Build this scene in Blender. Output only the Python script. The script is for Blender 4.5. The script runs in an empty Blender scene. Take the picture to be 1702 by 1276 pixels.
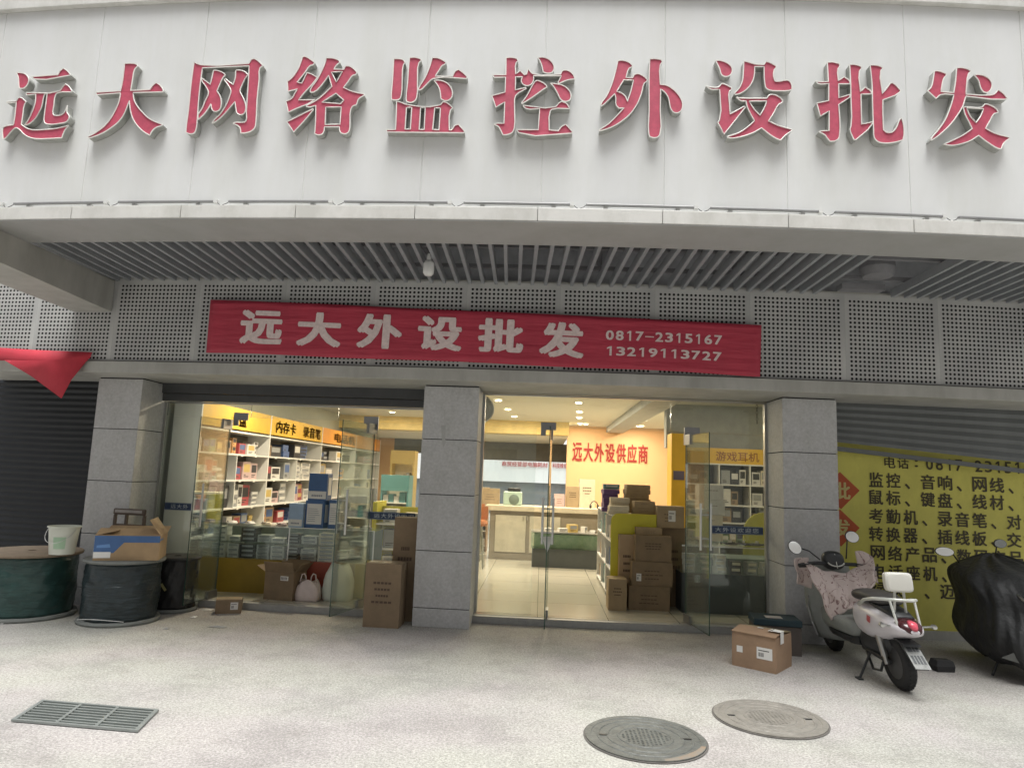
import bpy, bmesh, math, random
from mathutils import Vector, Matrix
random.seed(7)
sc = bpy.context.scene
RAD = math.radians
# ------------------------------------------------------------------ camera
F_PX, W_PX, CX, CY = 1138.0, 1702.0, 851.0, 638.0
yaw, pitch, roll = RAD(-2.749), RAD(7.6), RAD(2.172)
CAM = Vector((0, 0, 1.65))
fwd = Vector((math.sin(yaw)*math.cos(pitch), math.cos(yaw)*math.cos(pitch), math.sin(pitch)))
rt0 = Vector((math.cos(yaw), -math.sin(yaw), 0)); up0 = rt0.cross(fwd)
rt = math.cos(roll)*rt0 + math.sin(roll)*up0
up = -math.sin(roll)*rt0 + math.cos(roll)*up0
camd = bpy.data.cameras.new("camera"); cam = bpy.data.objects.new("camera", camd)
sc.collection.objects.link(cam); sc.camera = cam
camd.sensor_width = 36; camd.lens = 36*F_PX/W_PX; camd.clip_start = 0.05; camd.clip_end = 600
cam.matrix_world = Matrix(((rt.x, up.x, -fwd.x, CAM.x), (rt.y, up.y, -fwd.y, CAM.y), (rt.z, up.z, -fwd.z, CAM.z), (0, 0, 0, 1)))
# ------------------------------------------------------------------ sky, sun, exposure
SUN_EL, SUN_AZ = RAD(76), RAD(170)          # azimuth from +Y (the shop) clockwise: behind the viewer
w = bpy.data.worlds.new("World"); sc.world = w; w.use_nodes = True
nt = w.node_tree; nt.nodes.clear()
sky = nt.nodes.new('ShaderNodeTexSky'); sky.sky_type = 'NISHITA'; sky.sun_disc = False
sky.sun_elevation = SUN_EL; sky.sun_rotation = SUN_AZ; sky.air_density = 1.0; sky.dust_density = 6; sky.ozone_density = 1
hs = nt.nodes.new('ShaderNodeHueSaturation'); hs.inputs['Saturation'].default_value = 0.16
bg = nt.nodes.new('ShaderNodeBackground'); bg.inputs['Strength'].default_value = 0.135
ow = nt.nodes.new('ShaderNodeOutputWorld')
nt.links.new(sky.outputs[0], hs.inputs['Color']); nt.links.new(hs.outputs[0], bg.inputs['Color']); nt.links.new(bg.outputs[0], ow.inputs[0])
sd = bpy.data.lights.new("sun", 'SUN'); sd.energy = 2.6; sd.angle = RAD(32); sd.color = (.985, 1, .975)
so = bpy.data.objects.new("sun", sd); sc.collection.objects.link(so)
sdir = Vector((math.sin(SUN_AZ)*math.cos(SUN_EL), math.cos(SUN_AZ)*math.cos(SUN_EL), math.sin(SUN_EL)))
so.rotation_euler = (-sdir).to_track_quat('-Z', 'Y').to_euler(); so.location = (0, -6, 12)
vs = sc.view_settings; vs.view_transform = 'Standard'; vs.look = 'None'; vs.gamma = 1; vs.exposure = 0.47
sc.cycles.transparent_max_bounces = 32; sc.cycles.max_bounces = 8; sc.cycles.use_denoising = True

# ------------------------------------------------------------------ where things stand
CB = 0.0101            # the shop front bows gently towards the street: depth grows with x*x
def ray(px, py): return rt*(px-CX) - up*(py-CY) + fwd*F_PX
def aY(px, py, Y0, b=True):      # point of the front whose unbowed depth is Y0 -> (x, z)
    d = ray(px, py); t = Y0/d.y
    if b:
        for _ in range(9): t = (Y0+CB*(d.x*t)**2)/d.y
    return d.x*t, CAM.z+d.z*t
def aZ(px, py, z):               # point on the level z -> (x, y)
    d = ray(px, py); t = (z-CAM.z)/d.z
    return d.x*t, d.y*t
def aX(px, py, X):
    d = ray(px, py); t = X/d.x
    return d.y*t, CAM.z+d.z*t
# ------------------------------------------------------------------ materials
MATS = {}
def mat(name, col, rough=0.6, metal=0.0, var=0.12, scale=6.0, bump=0.0, bscale=40.0, spec=0.5, emit=None, estr=0.0, streak=False, col2=None, grime=None, fold=None):
    if name in MATS: return MATS[name]
    m = bpy.data.materials.new(name); m.use_nodes = True; t = m.node_tree; t.nodes.clear()
    o = t.nodes.new('ShaderNodeOutputMaterial'); p = t.nodes.new('ShaderNodeBsdfPrincipled')
    t.links.new(p.outputs[0], o.inputs[0])
    tc = t.nodes.new('ShaderNodeTexCoord'); mp = t.nodes.new('ShaderNodeMapping'); t.links.new(tc.outputs['Object'], mp.inputs[0])
    if streak: mp.inputs['Scale'].default_value = (1, 1, .15)
    n = t.nodes.new('ShaderNodeTexNoise'); n.inputs['Scale'].default_value = scale; n.inputs['Detail'].default_value = 6; n.inputs['Roughness'].default_value = .65
    t.links.new(mp.outputs[0], n.inputs['Vector'])
    cr = t.nodes.new('ShaderNodeValToRGB'); cr.color_ramp.elements[0].position = .3; cr.color_ramp.elements[1].position = .7
    c = col[:3]; a = [max(0, x*(1-var)) for x in c]; b = [min(1, x*(1+var)) for x in c]
    if col2: a = col2
    cr.color_ramp.elements[0].color = (*a, 1); cr.color_ramp.elements[1].color = (*(c if col2 else b), 1)
    t.links.new(n.outputs[0], cr.inputs[0]); t.links.new(cr.outputs[0], p.inputs['Base Color'])
    if grime:                       # (strength, scale, vertical stretch): stains and weathering of their own shape
        gm2 = t.nodes.new('ShaderNodeMapping'); gm2.inputs['Scale'].default_value = (1, 1, grime[2]); t.links.new(tc.outputs['Object'], gm2.inputs[0])
        gn = t.nodes.new('ShaderNodeTexNoise'); gn.inputs['Scale'].default_value = grime[1]; gn.inputs['Detail'].default_value = 8; gn.inputs['Roughness'].default_value = .7; t.links.new(gm2.outputs[0], gn.inputs['Vector'])
        gr_ = t.nodes.new('ShaderNodeValToRGB'); v_ = 1-grime[0]; gr_.color_ramp.elements[0].color = (v_, v_, v_*.98, 1); gr_.color_ramp.elements[1].color = (1, 1, 1, 1); gr_.color_ramp.elements[0].position = .36; gr_.color_ramp.elements[1].position = .58
        t.links.new(gn.outputs[0], gr_.inputs[0]); gx = t.nodes.new('ShaderNodeMixRGB'); gx.blend_type = 'MULTIPLY'; gx.inputs[0].default_value = 1
        t.links.new(cr.outputs[0], gx.inputs[1]); t.links.new(gr_.outputs[0], gx.inputs[2]); t.links.new(gx.outputs[0], p.inputs['Base Color'])
    p.inputs['Roughness'].default_value = rough; p.inputs['Metallic'].default_value = metal; p.inputs['Specular IOR Level'].default_value = spec
    if bump:
        n2 = t.nodes.new('ShaderNodeTexNoise'); n2.inputs['Scale'].default_value = bscale; n2.inputs['Detail'].default_value = 4
        if fold:
            fm = t.nodes.new('ShaderNodeMapping'); fm.inputs['Scale'].default_value = fold; fm.inputs['Rotation'].default_value = (0, .12, 0); t.links.new(tc.outputs['Object'], fm.inputs[0]); t.links.new(fm.outputs[0], n2.inputs['Vector'])
        else: t.links.new(mp.outputs[0], n2.inputs['Vector'])
        bp = t.nodes.new('ShaderNodeBump'); bp.inputs['Strength'].default_value = bump; bp.inputs['Distance'].default_value = .02
        t.links.new(n2.outputs[0], bp.inputs['Height']); t.links.new(bp.outputs[0], p.inputs['Normal'])
    if emit: p.inputs['Emission Color'].default_value = (*emit, 1); p.inputs['Emission Strength'].default_value = estr
    MATS[name] = m; return m
def glass_mat(name, tint, refl=0.06, rough=0.0, film=.02, k=.6):
    if name in MATS: return MATS[name]
    m = bpy.data.materials.new(name); m.use_nodes = True; t = m.node_tree; t.nodes.clear()
    o = t.nodes.new('ShaderNodeOutputMaterial'); tr = t.nodes.new('ShaderNodeBsdfTransparent'); gl = t.nodes.new('ShaderNodeBsdfGlossy')
    tr.inputs[0].default_value = (*tint, 1); gl.inputs['Roughness'].default_value = rough; gl.inputs['Color'].default_value = (.9, .95, .92, 1)
    lw = t.nodes.new('ShaderNodeFresnel'); lw.inputs['IOR'].default_value = 1.5
    tc = t.nodes.new('ShaderNodeTexCoord'); n = t.nodes.new('ShaderNodeTexNoise'); n.inputs['Scale'].default_value = 3; t.links.new(tc.outputs['Object'], n.inputs['Vector'])
    mr = t.nodes.new('ShaderNodeMapRange'); mr.inputs['To Min'].default_value = .0; mr.inputs['To Max'].default_value = refl
    t.links.new(n.outputs[0], mr.inputs[0])
    ad = t.nodes.new('ShaderNodeMath'); ad.operation = 'ADD'; t.links.new(lw.outputs[0], ad.inputs[0]); t.links.new(mr.outputs[0], ad.inputs[1])
    mul = t.nodes.new('ShaderNodeMath'); mul.operation = 'MULTIPLY'; mul.inputs[1].default_value = k; mul.use_clamp = True; t.links.new(ad.outputs[0], mul.inputs[0])
    df = t.nodes.new('ShaderNodeBsdfDiffuse'); df.inputs[0].default_value = (.75, .80, .74, 1)  # whitish diffuse share paints milky haze and reflections onto the panes
    n2 = t.nodes.new('ShaderNodeTexNoise'); n2.inputs['Scale'].default_value = 2.2; n2.inputs['Detail'].default_value = 6; t.links.new(tc.outputs['Object'], n2.inputs['Vector'])
    m2 = t.nodes.new('ShaderNodeMapRange'); m2.inputs['To Min'].default_value = film*.4; m2.inputs['To Max'].default_value = film*1.6; t.links.new(n2.outputs[0], m2.inputs[0])
    m0 = t.nodes.new('ShaderNodeMixShader'); t.links.new(m2.outputs[0], m0.inputs[0]); t.links.new(tr.outputs[0], m0.inputs[1]); t.links.new(df.outputs[0], m0.inputs[2])
    mx = t.nodes.new('ShaderNodeMixShader'); t.links.new(mul.outputs[0], mx.inputs[0]); t.links.new(m0.outputs[0], mx.inputs[1]); t.links.new(gl.outputs[0], mx.inputs[2])
    t.links.new(mx.outputs[0], o.inputs[0]); MATS[name] = m; return m
def bleached(name, t_build): pass
panel_m = mat('white_aluminium', (.73, .735, .73), .42, var=.04, scale=.9, spec=.35, grime=(.045, 3, .2))
lip_m = mat('cream_aluminium', (.70, .69, .66), .4, var=.05, scale=1.4, grime=(.16, 4, .6))
soff_m = mat('grey_soffit_sheet', (.37, .37, .365), .55, var=.06, scale=1.2, grime=(.10, 2, 1))
beam_m = mat('painted_beam', (.41, .405, .375), .6, var=.08, scale=1.5, streak=True, grime=(.16, 3, .4))
slat_m = mat('grey_baffle', (.28, .295, .31), .45, var=.08)
void_m = mat('soffit_void', (.42, .43, .45), .9, var=.25, scale=2.5)
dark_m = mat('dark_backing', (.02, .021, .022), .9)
red_m = mat('letter_red', (.52, .08, .135), .5, var=.16, scale=16, bump=.05, bscale=30)
rim_m = mat('letter_rim_white', (.82, .80, .76), .45)
side_m = mat('letter_side_grey', (.38, .385, .36), .5, var=.2, scale=14)
redcloth_m = mat('red_banner_cloth', (.43, .036, .066), .6, var=.12, scale=3, bump=1.0, bscale=3.2, fold=(.55, 1, 4.5))
bantext_m = mat('banner_white_print', (.70, .58, .56), .8, var=.14, scale=30)
steel_m = mat('brushed_steel', (.55, .55, .53), .28, 1.0, var=.05)
black_m = mat('black_plastic', (.018, .018, .02), .45)
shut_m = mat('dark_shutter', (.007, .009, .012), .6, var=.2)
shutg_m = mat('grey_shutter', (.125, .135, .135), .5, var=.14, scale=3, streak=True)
housing_m = mat('shutter_box', (.06, .062, .064), .55, var=.12)
card_m = mat('cardboard', (.34, .255, .155), .82, var=.14, scale=5, bump=.1, bscale=60)
card2_m = mat('cardboard_pale', (.40, .29, .18), .82, var=.12, scale=4, bump=.1, bscale=60)
card3_m = mat('cardboard_brown', (.235, .17, .105), .82, var=.14, scale=5, bump=.1, bscale=60)
tape_m = mat('packing_tape', (.48, .40, .28), .25)
paper_m = mat('label_paper', (.72, .71, .68), .6, var=.04)
ink_m = mat('ink', (.05, .045, .045), .7)
inkb_m = mat('faded_ink', (.10, .065, .045), .8)
white_m = mat('white_laminate', (.70, .70, .68), .45, var=.04)
yel_m = mat('yellow_panel', (.66, .40, .03), .45, var=.06)
lime_m = mat('lime_panel', (.55, .50, .02), .4, var=.05)
orange_m = mat('orange_panel', (.70, .30, .04), .45, var=.06)
rust_m = mat('rusty_red_print', (.27, .018, .015), .6)
green_edge = mat('glass_edge', (.03, .075, .06), .15)
glass_m = glass_mat('shop_glass', (.975, .988, .978), .04, film=.035)
glass2_m = glass_mat('showcase_glass', (.95, .98, .965), .03, film=.015)
blue_m = mat('navy_strip', (.035, .06, .13), .5)
bluep_m = mat('blue_print', (.05, .12, .28), .45)
rubber_m = mat('rubber', (.022, .022, .023), .8, bump=.1)
silver_m = mat('silver_paint', (.60, .575, .60), .3, .05, var=.05)

# ------------------------------------------------------------------ mesh helpers
def R2(x, y, a): return x*math.cos(a)-y*math.sin(a), x*math.sin(a)+y*math.cos(a)
class MB:
    def __init__(s, *mats): s.v = []; s.f = []; s.mi = []; s.mats = list(mats); s.cur = 0; s.smooth = False
    def m(s, i): s.cur = i; return s
    def face(s, pts):
        b = len(s.v); s.v += [tuple(p) for p in pts]; s.f.append(tuple(range(b, b+len(pts)))); s.mi.append(s.cur)
    def add(s, vs, fs):
        b = len(s.v); s.v += [tuple(p) for p in vs]
        for f in fs: s.f.append(tuple(b+i for i in f)); s.mi.append(s.cur)
    def box(s, x0, x1, y0, y1, z0, z1, seg=0, M=None):
        n = seg or max(1, int(abs(x1-x0)/.7)); vs = []; fs = []
        for i in range(n+1):
            x = x0+(x1-x0)*i/n; vs += [(x, y0, z0), (x, y1, z0), (x, y1, z1), (x, y0, z1)]
        for i in range(n):
            a = 4*i
            for k in range(4): fs.append((a+k, a+(k+1) % 4, a+4+(k+1) % 4, a+4+k)[::-1])
        fs.append((0, 1, 2, 3)); e = 4*n; fs.append((e+3, e+2, e+1, e))
        if M: vs = [M @ Vector(v) for v in vs]
        s.add(vs, fs); return s
    def bar(s, a, b, r, r2=None, seg=8):
        a = Vector(a); b = Vector(b); d = (b-a).normalized(); q = d.to_track_quat('Z', 'Y'); r2 = r if r2 is None else r2
        vs = []; 
        for p, rr in ((a, r), (b, r2)):
            for i in range(seg): vs.append(p+q @ Vector((rr*math.cos(2*math.pi*i/seg), rr*math.sin(2*math.pi*i/seg), 0)))
        fs = [(i, (i+1) % seg, seg+(i+1) % seg, seg+i) for i in range(seg)]+[tuple(range(seg))[::-1], tuple(range(seg, 2*seg))]
        s.add(vs, fs); return s
    def path(s, pts, r, seg=8, cyclic=False):
        P = [Vector(p) for p in pts]; n = len(P); vs = []; prev = None
        for i, p in enumerate(P):
            a = P[i-1] if (i or cyclic) else p; b = P[(i+1) % n] if (i < n-1 or cyclic) else p
            d = (b-a).normalized(); q = d.to_track_quat('Z', 'Y')
            xx = q @ Vector((1, 0, 0))
            if prev is not None:
                xx = (prev-d*prev.dot(d)).normalized()
            prev = xx; yy = d.cross(xx); rr = r[i] if isinstance(r, (list, tuple)) else r
            for k in range(seg): t = 2*math.pi*k/seg; vs.append(p+xx*rr*math.cos(t)+yy*rr*math.sin(t))
        fs = []
        for i in range(n if cyclic else n-1):
            for k in range(seg):
                a = i*seg; b = ((i+1) % n)*seg; fs.append((a+k, a+(k+1) % seg, b+(k+1) % seg, b+k))
        if not cyclic: fs += [tuple(range(seg))[::-1], tuple(range((n-1)*seg, n*seg))]
        s.add(vs, fs); return s
    def lathe(s, prof, c=(0, 0, 0), seg=32, axis='Z', cap=True):
        vs = []; n = len(prof)
        for k in range(seg):
            t = 2*math.pi*k/seg
            for r, h in prof:
                if axis == 'Z': vs.append((c[0]+r*math.cos(t), c[1]+r*math.sin(t), c[2]+h))
                elif axis == 'X': vs.append((c[0]+h, c[1]+r*math.cos(t), c[2]+r*math.sin(t)))
                else: vs.append((c[0]+r*math.cos(t), c[1]+h, c[2]+r*math.sin(t)))
        fs = []
        for k in range(seg):
            k2 = (k+1) % seg
            for i in range(n-1): fs.append((k*n+i, k2*n+i, k2*n+i+1, k*n+i+1))
        if cap:
            if prof[0][0] > 1e-6: fs.append(tuple(k*n for k in range(seg))[::-1])
            if prof[-1][0] > 1e-6: fs.append(tuple(k*n+n-1 for k in range(seg)))
        s.add(vs, fs); return s
    def loft(s, rings, cap=True):
        n = len(rings[0]); vs = [p for r in rings for p in r]; fs = []
        for i in range(len(rings)-1):
            for k in range(n): fs.append((i*n+k, i*n+(k+1) % n, (i+1)*n+(k+1) % n, (i+1)*n+k))
        if cap: fs += [tuple(range(n))[::-1], tuple(range((len(rings)-1)*n, len(rings)*n))]
        s.add(vs, fs); return s
    def grid(s, fn, nu, nv):
        vs = [fn(i/nu, j/nv) for i in range(nu+1) for j in range(nv+1)]
        fs = [(i*(nv+1)+j, (i+1)*(nv+1)+j, (i+1)*(nv+1)+j+1, i*(nv+1)+j+1) for i in range(nu) for j in range(nv)]
        s.add(vs, fs); return s
    def build(s, name, parent=None, bend=False, smooth=False, bevel=0.0, bseg=2, solid=0.0, sub=0):
        me = bpy.data.meshes.new(name)
        o = Vector((0, 0, 0)); p = parent
        vs = [Vector(v) for v in s.v]
        if bend: vs = [Vector((v.x, v.y+CB*v.x*v.x, v.z)) for v in vs]
        if bend and parent is not None: o = wloc(parent); vs = [v-o for v in vs]
        if parent is None:
            c = sum(vs, Vector())/len(vs); o = Vector((c.x, c.y, min(v.z for v in vs))); vs = [v-o for v in vs]
        me.from_pydata([tuple(v) for v in vs], [], s.f); me.update()
        for m in s.mats: me.materials.append(m)
        for i, pl in enumerate(me.polygons): pl.material_index = s.mi[i]; pl.use_smooth = bool(smooth)
        bm = bmesh.new(); bm.from_mesh(me); bmesh.ops.remove_doubles(bm, verts=bm.verts, dist=1e-5)
        bmesh.ops.recalc_face_normals(bm, faces=bm.faces); bm.to_mesh(me); bm.free()
        ob = bpy.data.objects.new(name, me); sc.collection.objects.link(ob)
        if parent is None: ob.location = o
        else: ob.parent = parent
        if bevel:
            b = ob.modifiers.new('bevel', 'BEVEL'); b.width = bevel; b.segments = bseg; b.limit_method = 'ANGLE'; b.angle_limit = RAD(35)
        if solid:
            b = ob.modifiers.new('solid', 'SOLIDIFY'); b.thickness = solid; b.offset = 0
        if sub:
            b = ob.modifiers.new('sub', 'SUBSURF'); b.levels = sub; b.render_levels = sub
        if smooth == 'auto':
            for pl in me.polygons: pl.use_smooth = True
            me.set_sharp_from_angle(angle=RAD(40))
        return ob
def wloc(o):
    v = Vector(o.location)
    while o.parent: o = o.parent; v += Vector(o.location)
    return v
def tag(o, label=None, cat=None, group=None, kind=None):
    if label: o['label'] = label
    if cat: o['category'] = cat
    if group: o['group'] = group
    if kind: o['kind'] = kind
    return o
def thing(name, label, cat, loc=(0, 0, 0), rz=0, group=None):
    o = bpy.data.objects.new(name, None); o.empty_display_size = .1; sc.collection.objects.link(o)
    o.location = loc; o.rotation_euler = (0, 0, rz); return tag(o, label, cat, group)
def curve_mesh(cu):
    ob = bpy.data.objects.new('tmp', cu); sc.collection.objects.link(ob)
    dg = bpy.context.evaluated_depsgraph_get(); dg.update()
    me = bpy.data.meshes.new_from_object(ob.evaluated_get(dg)); bpy.data.objects.remove(ob)
    return me
def text_obj(name, s, x0, x1, z0, z1, fn, m, parent, off=.0, thick=0.0, bend=False, each=False, space=1.0, tiny=.00015):
    """writing fitted into the rectangle, fn maps (u, v) of the rectangle's plane to a point; off thickens the strokes"""
    if s == '1':         # a plain stem with a flag
        mb = MB(m)
        for q in ([(.45, 0), (.8, 0), (.8, 1), (.45, 1)], [(.0, .70), (.45, .80), (.45, 1), (.38, .97), (.0, .84)]):
            mb.face([Vector(fn(x0+u*(x1-x0), z0+v*(z1-z0))) for u, v in q])
        return mb.build(name, parent, bend=bend)
    cu = bpy.data.curves.new('t', 'FONT'); cu.body = s; cu.size = 1; cu.resolution_u = 3; cu.space_character = space
    me = curve_mesh(cu)
    xs = [v.co.x for v in me.vertices]; ys = [v.co.y for v in me.vertices]
    a, b, c, d = min(xs), max(xs), min(ys), max(ys); mb = MB(m)
    cps = [(0, 0)] if not off else [(0, 0), (off, off), (-off, off), (off, -off), (-off, -off), (off*1.3, 0), (-off*1.3, 0)]
    e = 1.3*off if off else 0
    for k, (dx, dy) in enumerate(cps):
        vs = [Vector(fn(x0+(v.co.x+dx-a+e)/(b-a+2*e)*(x1-x0), z0+(v.co.y+dy-c+e)/(d-c+2*e)*(z1-z0)))-Vector((0, k*tiny, 0)) for v in me.vertices]
        mb.add(vs, [tuple(p.vertices) for p in me.polygons])
    return mb.build(name, parent, bend=bend)
def front(Y): return lambda x, z: (x, Y, z)

# ================================================================== THE SETTING
def ground_mat():
    m = bpy.data.materials.new('granular_pavement'); m.use_nodes = True; t = m.node_tree; p = t.nodes['Principled BSDF']
    tc = t.nodes.new('ShaderNodeTexCoord')
    def noise(sc_, det=3, rough=.6):
        n = t.nodes.new('ShaderNodeTexNoise'); n.inputs['Scale'].default_value = sc_; n.inputs['Detail'].default_value = det; n.inputs['Roughness'].default_value = rough
        t.links.new(tc.outputs['Object'], n.inputs['Vector']); return n
    def ramp(n, a, b, p0=.3, p1=.7):
        r = t.nodes.new('ShaderNodeValToRGB'); r.color_ramp.elements[0].color = (*a, 1); r.color_ramp.elements[1].color = (*b, 1)
        r.color_ramp.elements[0].position = p0; r.color_ramp.elements[1].position = p1; t.links.new(n.outputs[0], r.inputs[0]); return r
    def mul(a, b, mode='MULTIPLY', f=1.0):
        x = t.nodes.new('ShaderNodeMixRGB'); x.blend_type = mode; x.inputs[0].default_value = f; t.links.new(a.outputs[0], x.inputs[1]); t.links.new(b.outputs[0], x.inputs[2]); return x
    v = t.nodes.new('ShaderNodeTexVoronoi'); v.inputs['Scale'].default_value = 120; t.links.new(tc.outputs['Object'], v.inputs['Vector'])
    grain = t.nodes.new('ShaderNodeValToRGB'); grain.color_ramp.elements[0].color = (.315, .308, .292, 1); grain.color_ramp.elements[1].color = (.445, .437, .415, 1)
    sp = t.nodes.new('ShaderNodeSeparateColor'); t.links.new(v.outputs['Color'], sp.inputs[0]); t.links.new(sp.outputs[0], grain.inputs[0])
    fine = ramp(noise(60, 4, .8), (.70, .70, .70), (1.2, 1.2, 1.2), .38, .62)
    patch = ramp(noise(.55, 5, .6), (.86, .86, .87), (1.06, 1.05, 1.03), .3, .7)
    tint = ramp(noise(.8, 2), (.99, 1.0, .96), (1.03, .99, 1.01), .4, .6)
    stain = ramp(noise(2.3, 6, .7), (.86, .855, .84), (1, 1, 1), .30, .46)
    vg = t.nodes.new('ShaderNodeTexVoronoi'); vg.inputs['Scale'].default_value = 2.6; t.links.new(tc.outputs['Object'], vg.inputs['Vector'])
    gum = t.nodes.new('ShaderNodeValToRGB'); gum.color_ramp.elements[0].color = (.72, .71, .70, 1); gum.color_ramp.elements[1].color = (1, 1, 1, 1); gum.color_ramp.elements[0].position = .030; gum.color_ramp.elements[1].position = .045; t.links.new(vg.outputs['Distance'], gum.inputs[0])
    track = ramp(noise(1.1, 7, .75), (.88, .875, .87), (1, 1, 1), .40, .52)
    c = mul(mul(mul(mul(mul(mul(grain, fine), patch), tint), stain), gum), track)
    t.links.new(c.outputs[0], p.inputs['Base Color']); p.inputs['Roughness'].default_value = .85
    b = t.nodes.new('ShaderNodeBump'); b.inputs['Strength'].default_value = .5; b.inputs['Distance'].default_value = .004
    t.links.new(v.outputs['Distance'], b.inputs['Height']); t.links.new(b.outputs[0], p.inputs['Normal'])
    return m
g = MB(ground_mat()); g.face([(-150, -120, 0), (150, -120, 0), (150, 200, 0), (-150, 200, 0)])
tag(g.build('ground'), kind='structure')
# shop floor, a low step up
floor_m = mat('cream_floor_tile', (.50, .48, .41), .16, var=.04, scale=1.0)
ft = floor_m.node_tree; br = ft.nodes.new('ShaderNodeTexBrick'); tcn = [n for n in ft.nodes if n.type == 'TEX_COORD'][0]
br.offset = 0; br.inputs['Scale'].default_value = 1.0; br.inputs['Brick Width'].default_value = .8; br.inputs['Row Height'].default_value = .8; br.inputs['Mortar Size'].default_value = .004
br.inputs['Color1'].default_value = (.52, .50, .43, 1); br.inputs['Color2'].default_value = (.49, .47, .40, 1); br.inputs['Mortar'].default_value = (.18, .17, .15, 1)
ft.links.new(tcn.outputs['Object'], br.inputs['Vector']); ft.links.new(br.outputs[0], [n for n in ft.nodes if n.type == 'BSDF_PRINCIPLED'][0].inputs['Base Color'])
FZ = .08
f = MB(floor_m); f.box(-5.6, 5.6, 8.02, 24, 0.002, FZ)
tag(f.build('shop_floor', bend=True), kind='structure')
st = MB(mat('grey_sill_stone', (.34, .34, .33), .5, var=.1, scale=20)); st.box(-4.72, 2.62, 7.93, 8.02, 0.002, FZ-.004)
tag(st.build('doorstep', bend=True), kind='structure')

# ------------------------------------------------------------------ sign canopy
YS, ZB, ZT = 5.362, 3.80, 5.715
can = thing('sign_canopy', 'long white panelled sign canopy projecting over the shop front', 'canopy', (0, 5.4, 3.68))
XL, XR = -7.1, 6.3
seams = [-7.08+1.0*i for i in range(14)]
for i in range(13):
    a, b = seams[i], seams[i]+1.0
    mb = MB(panel_m); mb.box(a+.0025, b-.0025, YS, YS+.04, ZB, ZT, seg=2); mb.build('sign_panel', can, bend=True, bevel=.004, bseg=1)
mb = MB(mat('seam_filler', (.80, .80, .78), .6)); mb.box(XL, XR, YS+.005, YS+.03, ZB+.01, ZT-.01); mb.build('panel_backing', can, bend=True)
mb = MB(lip_m); mb.box(XL, XR, 5.315, 5.42, ZT, ZT+.16); mb.build('top_cap', can, bend=True, bevel=.006)
lip = MB(lip_m)
for i in range(13):
    a = seams[i]-.02; lip.box(a+.0025, a+.9975, 5.285, 5.37, 3.684, 3.798, seg=2)
lip.build('fascia_lip', can, bend=True, bevel=.005)
mb = MB(soff_m); mb.box(XL, XR, 5.289, 5.36, 3.675, 3.683); mb.box(XL, XR, 5.36, 5.86, 3.680, 3.74)
mb.box(XL, XR, 5.30, 5.385, 3.70, 3.79); mb.build('fascia_underside', can, bend=True)
mb = MB(beam_m)                                                    # cross beam that meets the pillar line at the left
for x0, x1 in ((-5.50, -4.97),):
    mb.add([(x0-.05, 5.3, 3.40), (x1, 5.3, 3.40), (x1, 7.19, 3.33), (x0+.05, 7.19, 3.33), (x0-.05, 5.3, 3.672), (x1, 5.3, 3.672), (x1, 7.19, 3.70), (x0+.05, 7.19, 3.70)],
           [(0, 1, 2, 3), (4, 5, 6, 7), (0, 1, 5, 4), (1, 2, 6, 5), (2, 3, 7, 6), (3, 0, 4, 7)])
mb.build('cross_beam', can, bend=True)
sl = MB(slat_m); x = -4.90; k = 0; gap = False
while x < 6.3:
    if not (2.93 < x < 3.62):
        n = 1; y0, y1 = 5.86, 7.17
        sk = -.03*(x < -.5)-.06*(-.5 < x < 1.2)
        for (xa, xb, za, zb) in ((x, x+.034, 3.686, 3.775),):
            if xa > 3.6 and not gap: sl.build('soffit_baffles', can, bend=True); sl = MB(slat_m); gap = True
            sl.add([(xa, y0, za), (xb, y0, za), (xb+sk, y1, za), (xa+sk, y1, za), (xa, y0, zb), (xb, y0, zb), (xb+sk, y1, zb), (xa+sk, y1, zb)],
                   [(0, 1, 2, 3), (4, 5, 6, 7), (0, 1, 5, 4), (1, 2, 6, 5), (2, 3, 7, 6), (3, 0, 4, 7)])
    x += .1405
sl.build('soffit_baffles', can, bend=True)
mb = MB(void_m); mb.box(-4.97, 6.3, 5.86, 7.3, 4.15, 4.2); mb.box(-4.97, 6.3, 5.845, 5.86, 3.74, 4.2); mb.box(-4.97, 6.3, 7.285, 7.3, 3.74, 4.2); mb.box(-4.99, -4.97, 5.86, 7.3, 3.69, 4.2)
mb.build('soffit_void', can, bend=True)
mb = MB(mat('galvanised', (.20, .20, .21), .6, .0))
for yy in (6.25, 6.9): mb.box(-4.9, 6.2, yy, yy+.04, 3.79, 3.83)
mb.box(3.02, 3.62, 6.05, 6.5, 3.86, 4.1); mb.box(3.05, 3.5, 6.95, 7.08, 3.70, 3.76); mb.lathe([(.0, 0), (.14, .02), (.17, .1), (.16, .25), (0, .26)], (3.3, 6.7, 3.74))
for xx in (-1.35, .45, 1.9): mb.bar((xx, 5.9, 3.95), (xx+.1, 7.2, 3.95), .03)
mb.build('ceiling_runners', can, bend=True)
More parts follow.
